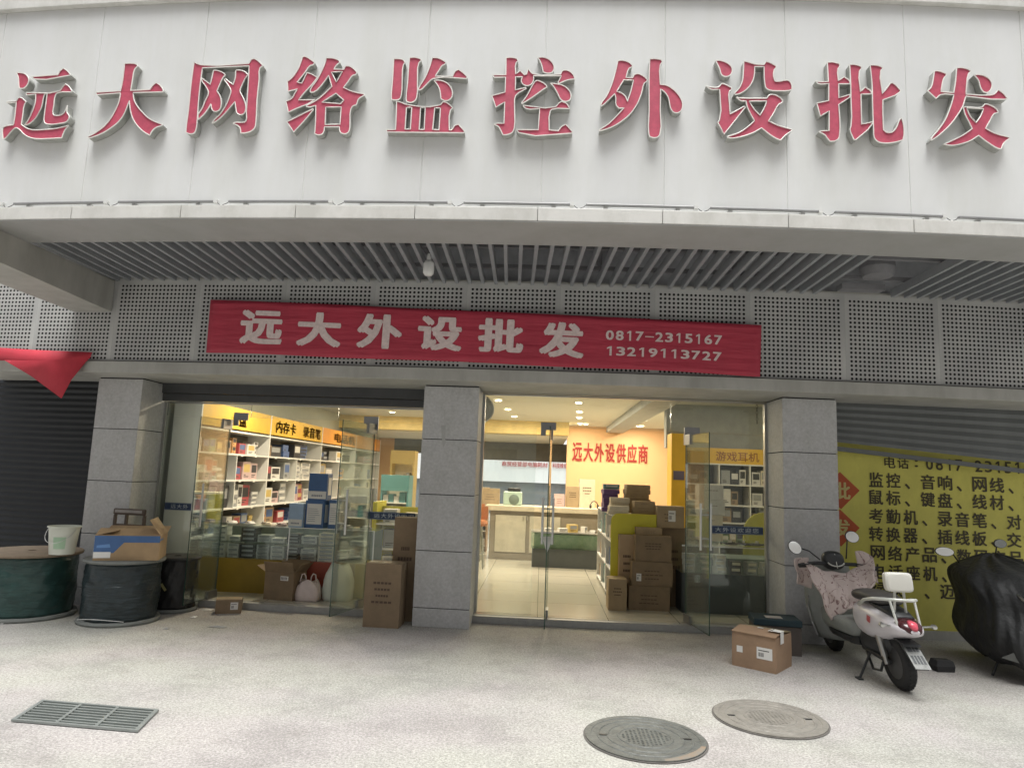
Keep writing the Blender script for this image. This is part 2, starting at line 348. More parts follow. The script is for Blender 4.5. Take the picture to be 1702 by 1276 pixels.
# light battens standing along the ledge
for i in range(12):
    x0 = -6.75+i*1.0+.04
    lab = 'grey tube light batten on the sign ledge, %s from the left' % ['first', 'second', 'third', 'fourth', 'fifth', 'sixth', 'seventh', 'eighth', 'ninth', 'tenth', 'eleventh', 'twelfth'][i]
    c = x0+.5
    t = thing('light_batten', lab, 'light batten', (c, 5.345+CB*c*c, 3.8), group='light battens along the sign ledge')
    mb = MB(mat('batten_grey', (.27, .27, .27), .4, .2)); mb.box(x0, x0+.90, 5.325, 5.352, 3.838, 3.858, seg=2); mb.build('housing', t, bend=True, bevel=.006)
    mb = MB(steel_m)
    for xx in (x0+.14, x0+.72): mb = MB(steel_m); mb.box(xx, xx+.035, 5.32, 5.365, 3.798, 3.83); mb.build('bracket', t, bend=True)
    mb = MB(black_m); mb.path([(x0+.90, 5.34, 3.845), (x0+.915, 5.33, 3.825), (x0+.94, 5.325, 3.808), (x0+.98, 5.33, 3.825), (x0+1.0, 5.34, 3.845)], .003, 5); mb.build('wire', t, bend=True)
    mb = MB(white_m); mb.box(x0+.87, x0+.903, 5.322, 5.355, 3.836, 3.862); mb.build('end_cap', t, bend=True)

# ------------------------------------------------------------------ the ten channel letters, outlines in units of 1/1276 of a 150-px field
def S(t): return [tuple(float(q) for q in p.split(',')) for p in t.split()]
LET = [
 ('far left', '远', 0, 100, ['225,175 300,180 350,195 390,235 405,280 395,330 365,375 325,400 270,395 262,330 258,260 240,200',
   '440,235 820,205 850,150 895,115 945,150 1000,212 490,268',
   '370,460 370,496 505,485 500,580 480,660 440,760 395,850 340,925 400,905 480,845 545,750 590,650 620,510 640,475 665,470 655,560 625,780 620,850 635,890 680,908 850,895 930,875 970,830 975,790 945,740 950,640 935,680 900,750 850,780 770,785 748,760 760,640 785,490 810,465 1005,452 1015,435 970,370 925,340 890,370 840,435',
   '95,588 95,605 228,600 195,880 185,915 60,940 40,960 40,1112 60,1112 130,1040 190,975 225,958 265,975 340,1050 420,1095 520,1113 700,1110 870,1100 885,1060 915,990 970,925 800,965 600,985 450,985 370,960 300,910 320,780 345,625 370,590 290,530 255,535 230,580']),
 ('second', '大', 140, 90, ['570,135 640,130 740,145 755,170 710,220 685,340 655,515 930,500 970,440 1015,405 1070,440 1115,515 1110,535 690,545 700,640 750,740 820,820 900,900 1000,955 1100,990 1095,1010 1010,1040 960,1085 925,1150 830,1090 740,1000 680,900 650,790 635,660 600,760 550,870 480,960 380,1040 270,1110 140,1165 60,1190 45,1170 150,1115 280,1020 380,900 440,790 480,700 505,600 512,550 175,575 160,540 515,520 545,350']),
 ('third', '网', 300, 85, ['190,160 290,195 970,175 1000,120 1040,108 1090,135 1165,205 1120,245 1110,400 1080,700 1065,1000 1050,1080 1000,1130 920,1155 850,1160 845,1100 820,1060 745,1025 760,1010 900,1005 925,985 930,860 960,400 970,210 310,238 290,380 260,640 240,900 235,985 215,1120 190,1160 130,1170 75,1150 75,1120 110,850 150,450',
   '305,385 420,470 450,350 465,275 500,272 590,300 635,335 600,375 560,460 515,565 560,640 575,710 570,790 540,840 490,855 450,835 435,795 430,745 380,830 320,905 246,970 250,900 305,810 350,700 395,590 350,490 300,415',
   '615,405 640,395 680,430 745,475 775,370 780,275 820,270 900,290 955,335 915,385 870,480 840,565 880,650 915,740 922,820 900,880 850,903 800,880 780,800 768,715 700,800 620,890 540,965 450,1025 450,1010 560,890 640,770 700,620 712,560 670,480']),
 ('fourth', '络', 465, 85, ['320,85 350,75 430,115 495,165 470,195 430,205 350,310 245,440 310,455 385,305 450,325 530,375 480,440 420,510 345,590 265,690 495,688 390,750 250,805 120,865 85,710 170,668 210,600 250,537 115,570 105,430 170,380 260,250 300,150',
   '100,1000 300,900 470,815 475,830 350,980 195,1145',
   '655,98 750,100 830,130 850,160 800,200 765,255 905,260 930,210 990,215 1060,265 1090,300 1075,330 1030,345 960,440 900,515 1000,560 1100,590 1190,605 1195,625 1110,680 1080,760 1035,775 1000,840 992,1000 985,1110 960,1155 910,1170 860,1150 845,1120 843,1070 630,1072 625,1130 600,1170 540,1185 490,1165 495,1130 505,960 508,768 430,790 375,785 375,768 500,706 600,630 735,500 690,345 600,470 480,580 430,580 430,550 530,400 620,220 645,150',
   '730,300 798,440 885,290', '595,722 860,745 905,695 795,597', '650,795 640,1040 850,1035 868,792']),
 ('fifth', '监', 635, 85, ['165,110 230,108 300,125 325,165 300,200 285,380 270,630 250,675 200,692 135,685 130,660 145,450',
   '390,95 460,88 545,110 555,135 520,170 500,400 490,650 465,700 400,728 345,710 340,680 360,450 378,200',
   '710,95 780,95 870,135 905,160 890,185 850,205 800,280 750,355 1000,355 1030,290 1080,260 1140,300 1205,365 1190,390 720,390 620,480 540,550 515,550 520,520 600,390 670,230',
   '735,415 800,412 900,440 970,510 995,590 985,650 940,695 880,700 830,670 820,570 790,490',
   '205,712 240,716 350,755 820,760 860,718 910,727 1000,800 965,840 950,1115 985,1110 1030,1050 1080,1035 1165,1130 1160,1155 70,1145 55,1110 190,1110 200,900',
   '345,800 325,1105 400,1105 420,795', '545,800 525,1110 595,1110 610,800', '745,805 715,1110 805,1115 825,805']),
 ('sixth', '控', 810, 85, ['265,95 340,90 420,110 435,140 405,170 400,325 465,278 525,335 555,325 578,250 640,318 1040,325 1055,285 1100,268 1170,290 1225,350 1235,395 1130,410 1010,460 1000,440 1050,350 650,350 655,400 620,470 560,490 500,465 480,420 495,365 400,365 395,550 540,515 550,530 400,630 385,800 380,1090 350,1150 280,1180 220,1185 190,1120 160,1070 95,1035 110,1025 235,1022 245,720 120,795 65,630 250,580 258,370 100,372 70,335 262,335',
   '710,90 790,88 870,115 930,180 945,240 915,300 850,314 790,295 770,200 740,130',
   '690,420 720,418 830,480 845,510 800,535 640,650 490,745 480,735 560,630 640,480',
   '890,455 960,460 1080,490 1160,560 1185,640 1165,690 1110,712 1045,690 990,590 930,490',
   '500,765 965,785 1010,735 1050,712 1120,740 1165,815 915,825 890,850 875,1115 1005,1125 1050,1065 1110,1035 1205,1140 1200,1160 450,1155 410,1110 720,1112 740,815 545,812']),
 ('seventh', '外', 990, 90, ['315,95 370,88 470,115 520,160 515,185 475,200 430,330 525,335 550,290 600,278 690,320 730,360 725,385 690,410 650,550 590,700 500,830 390,930 250,1020 120,1070 55,1085 50,1070 180,985 290,880 400,760 330,765 290,720 285,620 270,560 190,640 110,715 80,735 75,710 150,600 220,450 280,250',
   '400,365 300,530 370,555 420,600 450,670 500,520 535,370',
   '765,70 840,65 930,80 945,110 915,155 915,430 1000,440 1100,500 1190,600 1230,700 1215,790 1160,830 1100,820 1060,760 1030,620 980,540 920,495 915,800 910,1130 880,1170 820,1182 765,1165 752,1120 757,800 755,400']),
 ('eighth', '设', 1170, 90, ['165,90 230,90 320,120 390,180 400,250 360,305 300,318 250,290 225,210',
   '30,450 60,460 205,468 250,420 290,425 395,480 390,505 360,530 362,700 370,850 570,740 585,755 480,890 285,1135 195,965 218,940 222,500 100,500',
   '565,100 600,105 720,140 850,150 880,105 920,115 1020,165 1020,195 995,220 1000,370 1020,385 1180,370 1215,385 1245,450 1245,500 1200,515 1050,520 930,510 880,480 860,400 850,180 720,178 710,320 670,420 600,500 500,560 440,572 430,555 500,480 545,380 560,230',
   '455,610 500,620 890,625 920,585 970,572 1070,610 1115,660 1100,690 1060,710 990,830 915,945 1050,1010 1245,1065 1245,1085 1150,1150 1090,1215 1060,1210 950,1150 815,1045 700,1110 560,1160 400,1190 330,1180 335,1165 500,1110 620,1030 715,945 650,830 610,740 595,665 520,660',
   '640,668 710,780 795,865 850,770 890,665']),
 ('ninth', '批', 1350, 95, ['215,75 290,70 385,95 390,130 365,165 370,335 450,280 530,338 534,380 375,378 378,575 530,528 535,565 375,670 390,850 390,1080 375,1150 320,1185 250,1190 210,1140 180,1100 95,1055 120,1045 240,1040 240,760 115,835 65,650 235,615 235,375 85,375 50,335 80,345 230,345',
   '530,105 600,105 690,130 700,160 670,200 685,490 750,425 835,488 838,520 690,525 700,950 852,915 852,940 615,1170 590,1165 535,1020 548,985 548,570 542,300',
   '820,115 900,115 985,140 1000,160 970,200 995,520 1110,365 1140,365 1250,470 1245,490 1000,605 1000,800 1010,1030 1060,1065 1130,1060 1190,1000 1240,880 1262,860 1285,920 1300,1100 1285,1170 1180,1200 1030,1215 930,1195 880,1140 868,1000 855,700 848,400']),
 ('last', '发', 1535, 100, ['155,155 200,150 320,190 325,215 290,255 265,350 250,445 430,460 455,300 470,110 520,105 620,125 675,155 635,200 610,380 600,480 930,495 1000,480 1060,420 1130,470 1190,545 1150,555 600,510 565,630 550,665 480,780 390,900 290,1000 190,1085 110,1135 110,1115 200,1000 300,860 370,700 415,560 430,490 245,488 180,545 60,435 110,385 140,260',
   '715,210 780,205 880,230 950,290 970,360 945,430 890,460 840,440 805,380 780,290',
   '562,668 600,660 825,665 870,620 910,625 1040,700 1055,740 1000,760 940,860 880,965 1000,1030 1215,1090 1220,1105 1140,1170 1100,1255 1060,1250 920,1170 780,1065 680,1130 560,1175 400,1205 280,1190 400,1140 560,1060 690,970 640,870 590,770',
   '610,675 660,790 745,885 810,790 850,690']),
]
def smooth_loop(P, n=3):
    out = []; N = len(P)
    def tang(i):
        a, b, c = P[i-1], P[i], P[(i+1) % N]
        u = (b[0]-a[0], b[1]-a[1]); v = (c[0]-b[0], c[1]-b[1]); lu = math.hypot(*u) or 1; lv = math.hypot(*v) or 1
        cs = (u[0]*v[0]+u[1]*v[1])/lu/lv
        if cs < .62: return None
        return ((u[0]/lu+v[0]/lv)/2, (u[1]/lu+v[1]/lv)/2)
    T = [tang(i) for i in range(N)]
    for i in range(N):
        a, b = P[i], P[(i+1) % N]; L = math.hypot(b[0]-a[0], b[1]-a[1]); d = ((b[0]-a[0])/(L or 1), (b[1]-a[1])/(L or 1))
        ta = T[i] or d; tb = T[(i+1) % N] or d
        for k in range(n):
            t = k/n; h1 = 2*t**3-3*t**2+1; h2 = t**3-2*t**2+t; h3 = -2*t**3+3*t**2; h4 = t**3-t**2
            out.append((h1*a[0]+h2*L*ta[0]+h3*b[0]+h4*L*tb[0], h1*a[1]+h2*L*ta[1]+h3*b[1]+h4*L*tb[1]))
    return out
YF = 5.285
for pos, ch, ox, oy, loops in LET:
    W = []
    for lp in loops:
        q = smooth_loop(S(lp)); W.append([aY(ox+a*150/1276, oy+b*150/1276, YF) for a, b in q])
    allx = [p[0] for l in W for p in l]; allz = [p[1] for l in W for p in l]; cx = (min(allx)+max(allx))/2
    L = thing('sign_letter', 'big pink-red channel letter %s with white rim, %s on the sign' % (ch, pos+' of the ten' if pos != 'last' else 'the last at the right'), 'sign letter', (cx, YF+.05+CB*cx*cx, min(allz)), group='ten big letters of the shop sign')
    def cur(fill, ext=0, bev=0):
        cu = bpy.data.curves.new('c', 'CURVE'); cu.dimensions = '2D'; cu.fill_mode = fill; cu.extrude = ext; cu.bevel_depth = bev; cu.bevel_resolution = 1
        for l in W:
            sp = cu.splines.new('POLY'); sp.points.add(len(l)-1); sp.use_cyclic_u = True
            for i, p in enumerate(l): sp.points[i].co = (p[0], p[1], 0, 1)
        return curve_mesh(cu)
    me = cur('BOTH'); mb = MB(red_m); mb.add([(v.co.x, YF+.006, v.co.y) for v in me.vertices], [tuple(p.vertices) for p in me.polygons]); mb.build('face', L, bend=True)
    me = cur('NONE', ext=.0355); mb = MB(side_m); mb.add([(v.co.x, YF+.0385-v.co.z, v.co.y) for v in me.vertices], [tuple(p.vertices) for p in me.polygons]); mb.build('return_side', L, bend=True)
    mb = MB(rim_m)
    for l in W: mb.path([(p[0], YF+.002, p[1]) for p in l], .0052, 5, True)
    mb.build('rim', L, bend=True)

# ------------------------------------------------------------------ perforated wall over the beam
def perf_mat():
    m = bpy.data.materials.new('perforated_sheet'); m.use_nodes = True; t = m.node_tree; p = t.nodes['Principled BSDF']; o = t.nodes['Material Output']
    tc = t.nodes.new('ShaderNodeTexCoord'); sx = t.nodes.new('ShaderNodeSeparateXYZ'); t.links.new(tc.outputs['Object'], sx.inputs[0])
    def M(op, a, b=None, c=None):
        n = t.nodes.new('ShaderNodeMath'); n.operation = op
        for i, v in enumerate((a, b, c)):
            if v is None: continue
            if isinstance(v, (int, float)): n.inputs[i].default_value = v
            else: t.links.new(v, n.inputs[i])
        return n.outputs[0]
    u = M('DIVIDE', M('SUBTRACT', sx.outputs[0], .038), .0466); v = M('DIVIDE', M('SUBTRACT', sx.outputs[2], .008), .0466)
    fu = M('SUBTRACT', M('FRACT', u), .5); fv = M('SUBTRACT', M('FRACT', v), .5)
    r = M('SQRT', M('ADD', M('MULTIPLY', fu, fu), M('MULTIPLY', fv, fv)))
    h = M('LESS_THAN', r, .295); h = M('MULTIPLY', h, M('GREATER_THAN', u, 0)); h = M('MULTIPLY', h, M('LESS_THAN', u, 20)); h = M('MULTIPLY', h, M('LESS_THAN', v, 19))
    n = t.nodes.new('ShaderNodeTexNoise'); n.inputs['Scale'].default_value = 1.3; n.inputs['Detail'].default_value = 5; t.links.new(tc.outputs['Object'], n.inputs['Vector'])
    cr = t.nodes.new('ShaderNodeValToRGB'); cr.color_ramp.elements[0].color = (.39, .39, .385, 1); cr.color_ramp.elements[1].color = (.52, .52, .50, 1); cr.color_ramp.elements[0].position = .35; cr.color_ramp.elements[1].position = .65
    t.links.new(n.outputs[0], cr.inputs[0]); t.links.new(cr.outputs[0], p.inputs['Base Color']); p.inputs['Roughness'].default_value = .5
    tr = t.nodes.new('ShaderNodeBsdfTransparent'); mx = t.nodes.new('ShaderNodeMixShader')
    t.links.new(h, mx.inputs[0]); t.links.new(p.outputs[0], mx.inputs[1]); t.links.new(tr.outputs[0], mx.inputs[2]); t.links.new(mx.outputs[0], o.inputs[0])
    return m
perf_m = perf_mat()
pw = thing('perforated_wall', 'grey perforated metal cladding above the shop entrances', 'wall cladding', (0, 7.2, 2.76))
for i in range(13):
    a = -6.95+i*1.013; b = a+1.0125
    mb = MB(perf_m); mb.add([(a, 7.20, 2.765), (b, 7.20, 2.765), (b, 7.20, 3.72), (a, 7.20, 3.72)], [(0, 1, 2, 3)])
    ob = mb.build('perforated_panel', pw)
    # origin at the panel's own lower left corner; holes follow it
    me = ob.data
    for v in me.vertices: v.co = (v.co.x-a, v.co.y-7.2+CB*(v.co.x**2-a*a), v.co.z-2.765)
    ob.location = (a, CB*a*a, 2.765-2.76)
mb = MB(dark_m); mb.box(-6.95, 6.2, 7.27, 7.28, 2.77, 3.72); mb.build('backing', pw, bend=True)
mb = MB(beam_m); mb.box(-6.95, 6.2, 7.203, 7.26, 3.722, 3.738); mb.build('top_rail', pw, bend=True)
bm_ = thing('lintel_beam', 'long painted lintel beam running over all shop openings', 'beam', (0, 7.4, 2.62))
mb = MB(beam_m); mb.box(-7.0, 6.3, 7.17, 8.2, 2.627, 2.760); mb.build('beam_body', bm_, bend=True, bevel=.008)
mb = MB(mat('joint_dark', (.06, .06, .055), .8)); mb.box(-7, 6.3, 7.168, 7.19, 2.7605, 2.7645); mb.build('joint_line', bm_, bend=True)
mb = MB(mat('upper_wall', (.35, .35, .34), .8)); mb.box(-7, 6.3, 7.3, 8.2, 2.765, 5.7); mb.build('upper_wall', bm_, bend=True)

# ------------------------------------------------------------------ three stone pillars
stone_m = mat('flamed_granite', (.48, .48, .48), .55, var=.14, scale=34, bump=.12, bscale=90, grime=(.11, 4.5, .7))
def pillar(xl, xr, lab):
    c = (xl+xr)/2; P = thing('stone_pillar', lab, 'pillar', (c, 7.9+CB*c*c, 0), group='granite clad pillars of the shop front')
    zs = [0.0, .197, .803, 1.411, 2.019, 2.617]
    for i in range(5):
        mb = MB(stone_m); mb.box(xl, xr, 7.6, 8.2, zs[i]+(.004 if i else 0), zs[i+1]-.004, seg=1); mb.build('stone_slab', P, bend=True, bevel=.003, bseg=1)
    mb = MB(dark_m); mb.box(xl+.012, xr-.012, 7.612, 8.188, .01, 2.626, seg=1); mb.build('core', P, bend=True)
pillar(-5.318, -4.745, 'granite clad pillar left of the shop, behind the cable drums')
pillar(-1.351, -.729, 'granite clad middle pillar with a pale paint streak')
pillar(2.636, 3.239, 'granite clad pillar behind the silver scooter')
sp = MB(mat('pale_scrape', (.42, .42, .41), .9)); zz = lambda px, py: aY(px, py, 7.597)
pts = [(738, 681), (740, 681), (740, 697), (738.5, 697)], [(733, 707), (741, 706), (740, 730), (742, 734), (737, 744), (735, 735)]
for q in pts: sp.face([(zz(*p)[0], 7.598, zz(*p)[1]) for p in q])
tag(sp.build('paint_streak', bend=True), 'pale scraped mark on the middle pillar face', 'paint mark')

# ------------------------------------------------------------------ shutters
def shutter(name, lab, x0, x1, Y, zb0, zb1, zt, m, pitch=.075):
    t = thing(name, lab, 'roller shutter', ((x0+x1)/2, Y+CB*((x0+x1)/2)**2, zb0)); mb = MB(m); n = int((zt-zb0)/pitch)
    for i in range(n):
        za = zt-(i+1)*pitch; zb = za+pitch*.86
        if za < max(zb0, zb1)-.3: pass
        def zf(u, z): return z+(zt-z)/(zt-zb0)*(zb1-zb0)*u if zt > zb0 else z
        k = 8
        for s in range(k):
            ua, ub = s/k, (s+1)/k; xa, xb = x0+(x1-x0)*ua, x0+(x1-x0)*ub
            mb.face([(xa, Y, zf(ua, za)), (xb, Y, zf(ub, za)), (xb, Y-.012, zf(ub, (za+zb)/2)), (xa, Y-.012, zf(ua, (za+zb)/2))])
            mb.face([(xa, Y-.012, zf(ua, (za+zb)/2)), (xb, Y-.012, zf(ub, (za+zb)/2)), (xb, Y, zf(ub, zb)), (xa, Y, zf(ua, zb))])
            mb.face([(xa, Y, zf(ua, zb)), (xb, Y, zf(ub, zb)), (xb, Y+.003, zf(ub, za+pitch)), (xa, Y+.003, zf(ua, za+pitch))])
    mb.build('curtain', t, bend=True)
    mb = MB(m); k = 8
    for s in range(k):
        ua, ub = s/k, (s+1)/k; xa, xb = x0+(x1-x0)*ua, x0+(x1-x0)*ub; a = zb0+(zb1-zb0)*ua; b = zb0+(zb1-zb0)*ub
        mb.add([(xa, Y-.03, a-.03), (xb, Y-.03, b-.03), (xb, Y+.01, b-.03), (xa, Y+.01, a-.03), (xa, Y-.03, a+.02), (xb, Y-.03, b+.02), (xb, Y+.01, b+.02), (xa, Y+.01, a+.02)],
               [(0, 1, 2, 3), (4, 5, 6, 7), (0, 1, 5, 4), (2, 3, 7, 6)])
    mb.build('bottom_bar', t, bend=True)
    return t
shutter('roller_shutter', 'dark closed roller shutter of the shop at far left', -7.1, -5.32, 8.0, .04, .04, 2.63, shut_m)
shutter('roller_shutter', 'grey half lowered roller shutter over the yellow poster', 3.24, 6.3, 7.93, 2.11, 1.87, 2.63, shutg_m)
t = thing('shutter_housing', 'dark shutter box above the left glass doors', 'shutter box', (-3.05, 8.1, 2.4))
mb = MB(housing_m); mb.box(-4.745, -1.351, 8.02, 8.10, 2.505, 2.627); mb.build('box', t, bend=True, bevel=.004)
mb = MB(housing_m); mb.box(-4.745, -1.351, 8.045, 8.08, 2.408, 2.503); mb.build('rolled_slat', t, bend=True, bevel=.01)
# yellow poster sheet
def poster_mat():
    return mat('yellow_poster', (.56, .52, .10), .5, var=.09, scale=1.4, bump=.3, bscale=3, grime=(.14, 2.5, .5))
po = thing('poster_board', 'large yellow advertising sheet listing goods in black characters', 'poster', (4.8, 8.0+CB*23, .06))
mb = MB(poster_mat()); mb.box(3.24, 6.3, 8.0, 8.012, .10, 2.62); mb.build('sheet', po, bend=True)
mb = MB(beam_m); mb.box(3.24, 6.3, 7.985, 8.2, .0, .098); mb.build('base_kerb', po, bend=True)
pink = mat('poster_ink', (.055, .045, .02), .7, var=.25, scale=20)
YP = 7.996
def pt(px, py): return aY(px, py, YP)
rows = [(797, 1443, '监控、音响、网线、摄像'), (826, 1443, '鼠标、键盘、线材、耳机'), (857, 1443, '考勤机、录音笔、对讲机'), (887, 1443, '转换器、插线板、交换机'), (918, 1446, '网络产品、数码产品'), (949, 1447, '电话座机、移动电源'), (978, 1447, '绿联、、迈拓等')]
slopes = .045
for k, (y0, x0, s) in enumerate(rows):
    ob_parts = []
    for i, c in enumerate(s):
        if k == 6 and i == 2: continue
        px = x0+i*28.7+13; py = y0+(px-1456)*slopes
        if c == '、': X0, Z0 = pt(px-9, py+13); X1, Z1 = pt(px-1, py+4)
        else: X0, Z0 = pt(px-11.5, py+12); X1, Z1 = pt(px+11.5, py-12)
        text_obj('poster_character', c, X0, X1, Z0, Z1, front(YP), pink, po, off=.018, bend=True)
for i, c in enumerate('电话：0817-2315167'):
    px = 1471+(i*22 if i < 3 else 66+(i-3)*16.3)+8; py = 768+(px-1480)*.045
    hw = 9 if i < 2 else (2.5 if i == 2 else 5.5); hh = 9.5
    if c == '-': hh = 1.2
    if c == '：': hh = 6
    if c == '1': hw = 3.6
    X0, Z0 = pt(px-hw, py+hh); X1, Z1 = pt(px+hw, py-hh)
    text_obj('poster_character', c, X0, X1, Z0, Z1, front(YP), pink, po, off=.012, bend=True)
dm = mat('poster_red', (.40, .07, .015), .6)
for c, cy_ in (('批', 815), ('发', 877)):
    mb = MB(dm); q = [(1396, cy_-31), (1429, cy_), (1398, cy_+31), (1364, cy_)]
    mb.face([(pt(*p)[0], YP+.001, pt(*p)[1]) for p in q]); mb.build('red_diamond', po, bend=True)
    X0, Z0 = pt(1382, cy_+14); X1, Z1 = pt(1413, cy_-14)
    text_obj('diamond_character', c, X0, X1, Z0, Z1, front(YP-.002), mat('poster_cream', (.5, .42, .16), .6), po, off=.02, bend=True)

# ------------------------------------------------------------------ banners
def wr(x, z):     # soft folds of the cloth
    return .010*math.sin(x*2.1+z*1.2)+.004*math.sin(x*4+z*2)
BA = [aY(350, 498, 7.12), aY(1266, 540, 7.12), aY(1264, 625, 7.12), aY(342, 586, 7.12)]
def ban(u, v, dy=0):
    (a, b), (c, d), (e, f_), (g_, h_) = BA
    x = (a*(1-u)+c*u)*(1-v)+(g_*(1-u)+e*u)*v; z = (b*(1-u)+d*u)*(1-v)+(h_*(1-u)+f_*u)*v
    z += -.012*math.sin(math.pi*u)*(1-v)+.006*math.sin(u*17)*v
    return (x, 7.12+wr(x, z)+dy, z)
bt = thing('banner', 'long red cloth banner with white characters and phone numbers hung above the entrance', 'banner', (BA[3][0], 7.12, BA[3][1]))
mb = MB(redcloth_m); mb.grid(lambda u, v: ban(u, v), 90, 12); mb.build('cloth', bt, bend=True, smooth=True, solid=.003)
def inv(px, py):
    x, z = aY(px, py, 7.12)
    u = (x-BA[3][0])/(BA[1][0]-BA[0][0]); zt_ = BA[0][1]*(1-u)+BA[1][1]*u; zb_ = BA[3][1]*(1-u)+BA[2][1]*u
    return u, (zt_-z)/(zt_-zb_)
def bantext(s, px0, py0, px1, py1, off):       # upper left and lower right corner in the unbowed plane
    u0, v0 = inv(px0, py0); u1, v1 = inv(px1, py1)
    text_obj('banner_character', s, u0, u1, v1, v0, lambda u, v: ban(u, v, -.007), bantext_m, bt, off=off, bend=True, tiny=.0003)
for c, x0, y0, x1, y1 in (('远', 403, 514, 469, 575), ('大', 497, 517, 567, 578), ('外', 597, 519, 668, 581), ('设', 697, 522, 768, 585), ('批', 797, 526, 871, 588), ('发', 899, 532, 972, 596)):
    bantext(c, x0, y0, x1, y1, .034)
for s, x0, y0, x1, sl_ in (('0817-2315167', 1007, 547, 1204, .045), ('13219113727', 1007, 574, 1204, .052)):
    n = len(s)
    for i, c in enumerate(s):
        cw = (x1-x0)/n; px = x0+i*cw; py = y0+(px-x0)*sl_+1; hgt = 17 if y0 < 560 else 16
        if c == '-': bantext(c, px+1, py+7.5, px+cw-1, py+10, 0)
        elif c == '1': bantext(c, px+3.5, py, px+cw-4.5, py+hgt, .02)
        else: bantext(c, px+1.3, py, px+cw-2, py+hgt, .022)
# end of the neighbour's banner folded to a triangle at the left
tb = MB(mat('red_banner_old', (.46, .03, .05), .75, var=.12, scale=4, bump=.3, bscale=6))
TP = [(-30, 576), (60, 581), (156, 586), (150, 594), (140, 601), (121, 632), (102, 662), (50, 625), (10, 599), (-30, 599)]
Q = [aY(px, py, 7.12) for px, py in TP]
c0 = aY(85, 600, 7.12)
for i in range(len(Q)):
    a, b = Q[i], Q[(i+1) % len(Q)]
    tb.face([(c0[0], 7.10, c0[1]), (a[0], 7.12+.03*math.sin(i*2.1), a[1]), (b[0], 7.12+.03*math.sin((i+1) % len(Q)*2.1), b[1])])
tb.m(0)
tag(tb.build('folded_banner', bend=True, smooth=True, solid=.003), 'end of a red cloth banner folded to a hanging triangle at far left', 'banner')

# ------------------------------------------------------------------ bulb, camera
bx, bz = aY(713, 437, 6.35, False)
t = thing('hanging_bulb', 'white bulb lamp hanging below the slatted soffit', 'lamp', (bx, 6.35, bz-.13))
mb = MB(white_m); mb.lathe([(0, 0), (.035, .005), (.052, .03), (.054, .06), (.052, .12), (.035, .15), (.0, .155)], seg=24); mb.build('bulb', t, smooth=True)
mb = MB(white_m); mb.lathe([(.024, .15), (.022, .18), (.018, .22), (0, .225)], seg=16); mb.build('socket', t, smooth='auto')
mb = MB(black_m); mb.bar((0, 0, .22), (0, 0, .55), .004, seg=6); mb.build('cord', t)
cx_, cz_ = aY(6, 416, 5.9)
t = thing('security_camera', 'white security camera at the left picture edge under the canopy', 'camera', (cx_-.03, 5.9+CB*cx_**2, cz_))
mb = MB(white_m); mb.lathe([(0, -.05), (.035, -.05), (.035, .08), (.0, .08)], seg=16, axis='X'); mb.build('camera_body', t, smooth='auto')
mb = MB(green_edge); mb.box(.03, .09, -.03, .03, -.03, -.015); mb.build('sun_shield', t)
mb = MB(white_m); mb.bar((-.02, 0, .03), (-.02, 0, .12), .012); mb.box(-.05, .0, -.03, .03, .12, .135); mb.build('mount', t)

# ------------------------------------------------------------------ shop fronts of glass
GY = 8.15
def pane(name, p, corners, m=None, th=.010, bend=True):
    """corners: (x, y) pairs of the bottom edge, z0, z1"""
    (xa, ya), (xb, yb), z0, z1 = corners; d = Vector((xb-xa, yb-ya)); n = Vector((-d.y, d.x)).normalized()*th/2
    mb = MB(m or glass_m, green_edge)
    A = [(xa-n.x, ya-n.y), (xb-n.x, yb-n.y), (xb+n.x, yb+n.y), (xa+n.x, ya+n.y)]
    V = [(x, y, z) for z in (z0, z1) for x, y in A]
    mb.add(V, [(0, 1, 5, 4), (2, 3, 7, 6)]); mb.m(1); mb.add(V, [(1, 2, 6, 5), (3, 0, 4, 7), (0, 1, 2, 3), (4, 5, 6, 7)])
    return mb.build(name, p, bend=bend)
steel = mat('patch_fitting_steel', (.30, .30, .30), .35, .8)
def handle(p, hx, hy, dirx, diry, z0, z1, side):
    """pair of long tubular pulls through the glass"""
    mb = MB(steel_m); nx, ny = -diry, dirx
    for s in (-1, 1):
        ox, oy = hx+nx*.055*s, hy+ny*.055*s
        mb.bar((ox, oy, z0), (ox, oy, z1), .013, seg=10)
        for z in (z0+.12, z1-.12): mb.bar((hx, hy, z), (ox, oy, z), .008, seg=8)
    return mb.build('handle', p)
def shopfront(side, x0, x1, dl, dr, ztop, leafs, lab):
    t = thing('glass_shopfront', lab, 'glass front', ((x0+x1)/2, GY+CB*((x0+x1)/2)**2, FZ))
    zd = 2.235
    pane('side_pane', t, ((x0+.03, GY), (dl-.005, GY), FZ, zd-.01)); pane('side_pane', t, ((dr+.005, GY), (x1-.03, GY), FZ, zd-.01))
    n = 3
    for i in range(n):
        a = x0+.03+(x1-x0-.06)*i/n; b = x0+.03+(x1-x0-.06)*(i+1)/n
        pane('transom_pane', t, ((a+.003, GY), (b-.003, GY), zd, ztop-.02))
    mb = MB(steel_m)
    for xx in (x0+.015, x1-.015): mb.box(xx-.015, xx+.015, GY-.03, GY+.03, FZ, ztop)
    mb.box(x0, x1, GY-.03, GY+.03, ztop-.02, ztop); mb.build('frame', t, bend=True)
    return t
gl = shopfront('left', -4.745, -1.351, -3.85, -2.00, 2.41, None, 'left glass shopfront with blue lettered strip, behind the cardboard boxes')
gr = shopfront('right', -.729, 2.636, -.07, 1.70, 2.617, None, 'right glass shopfront with transom over the open entrance')
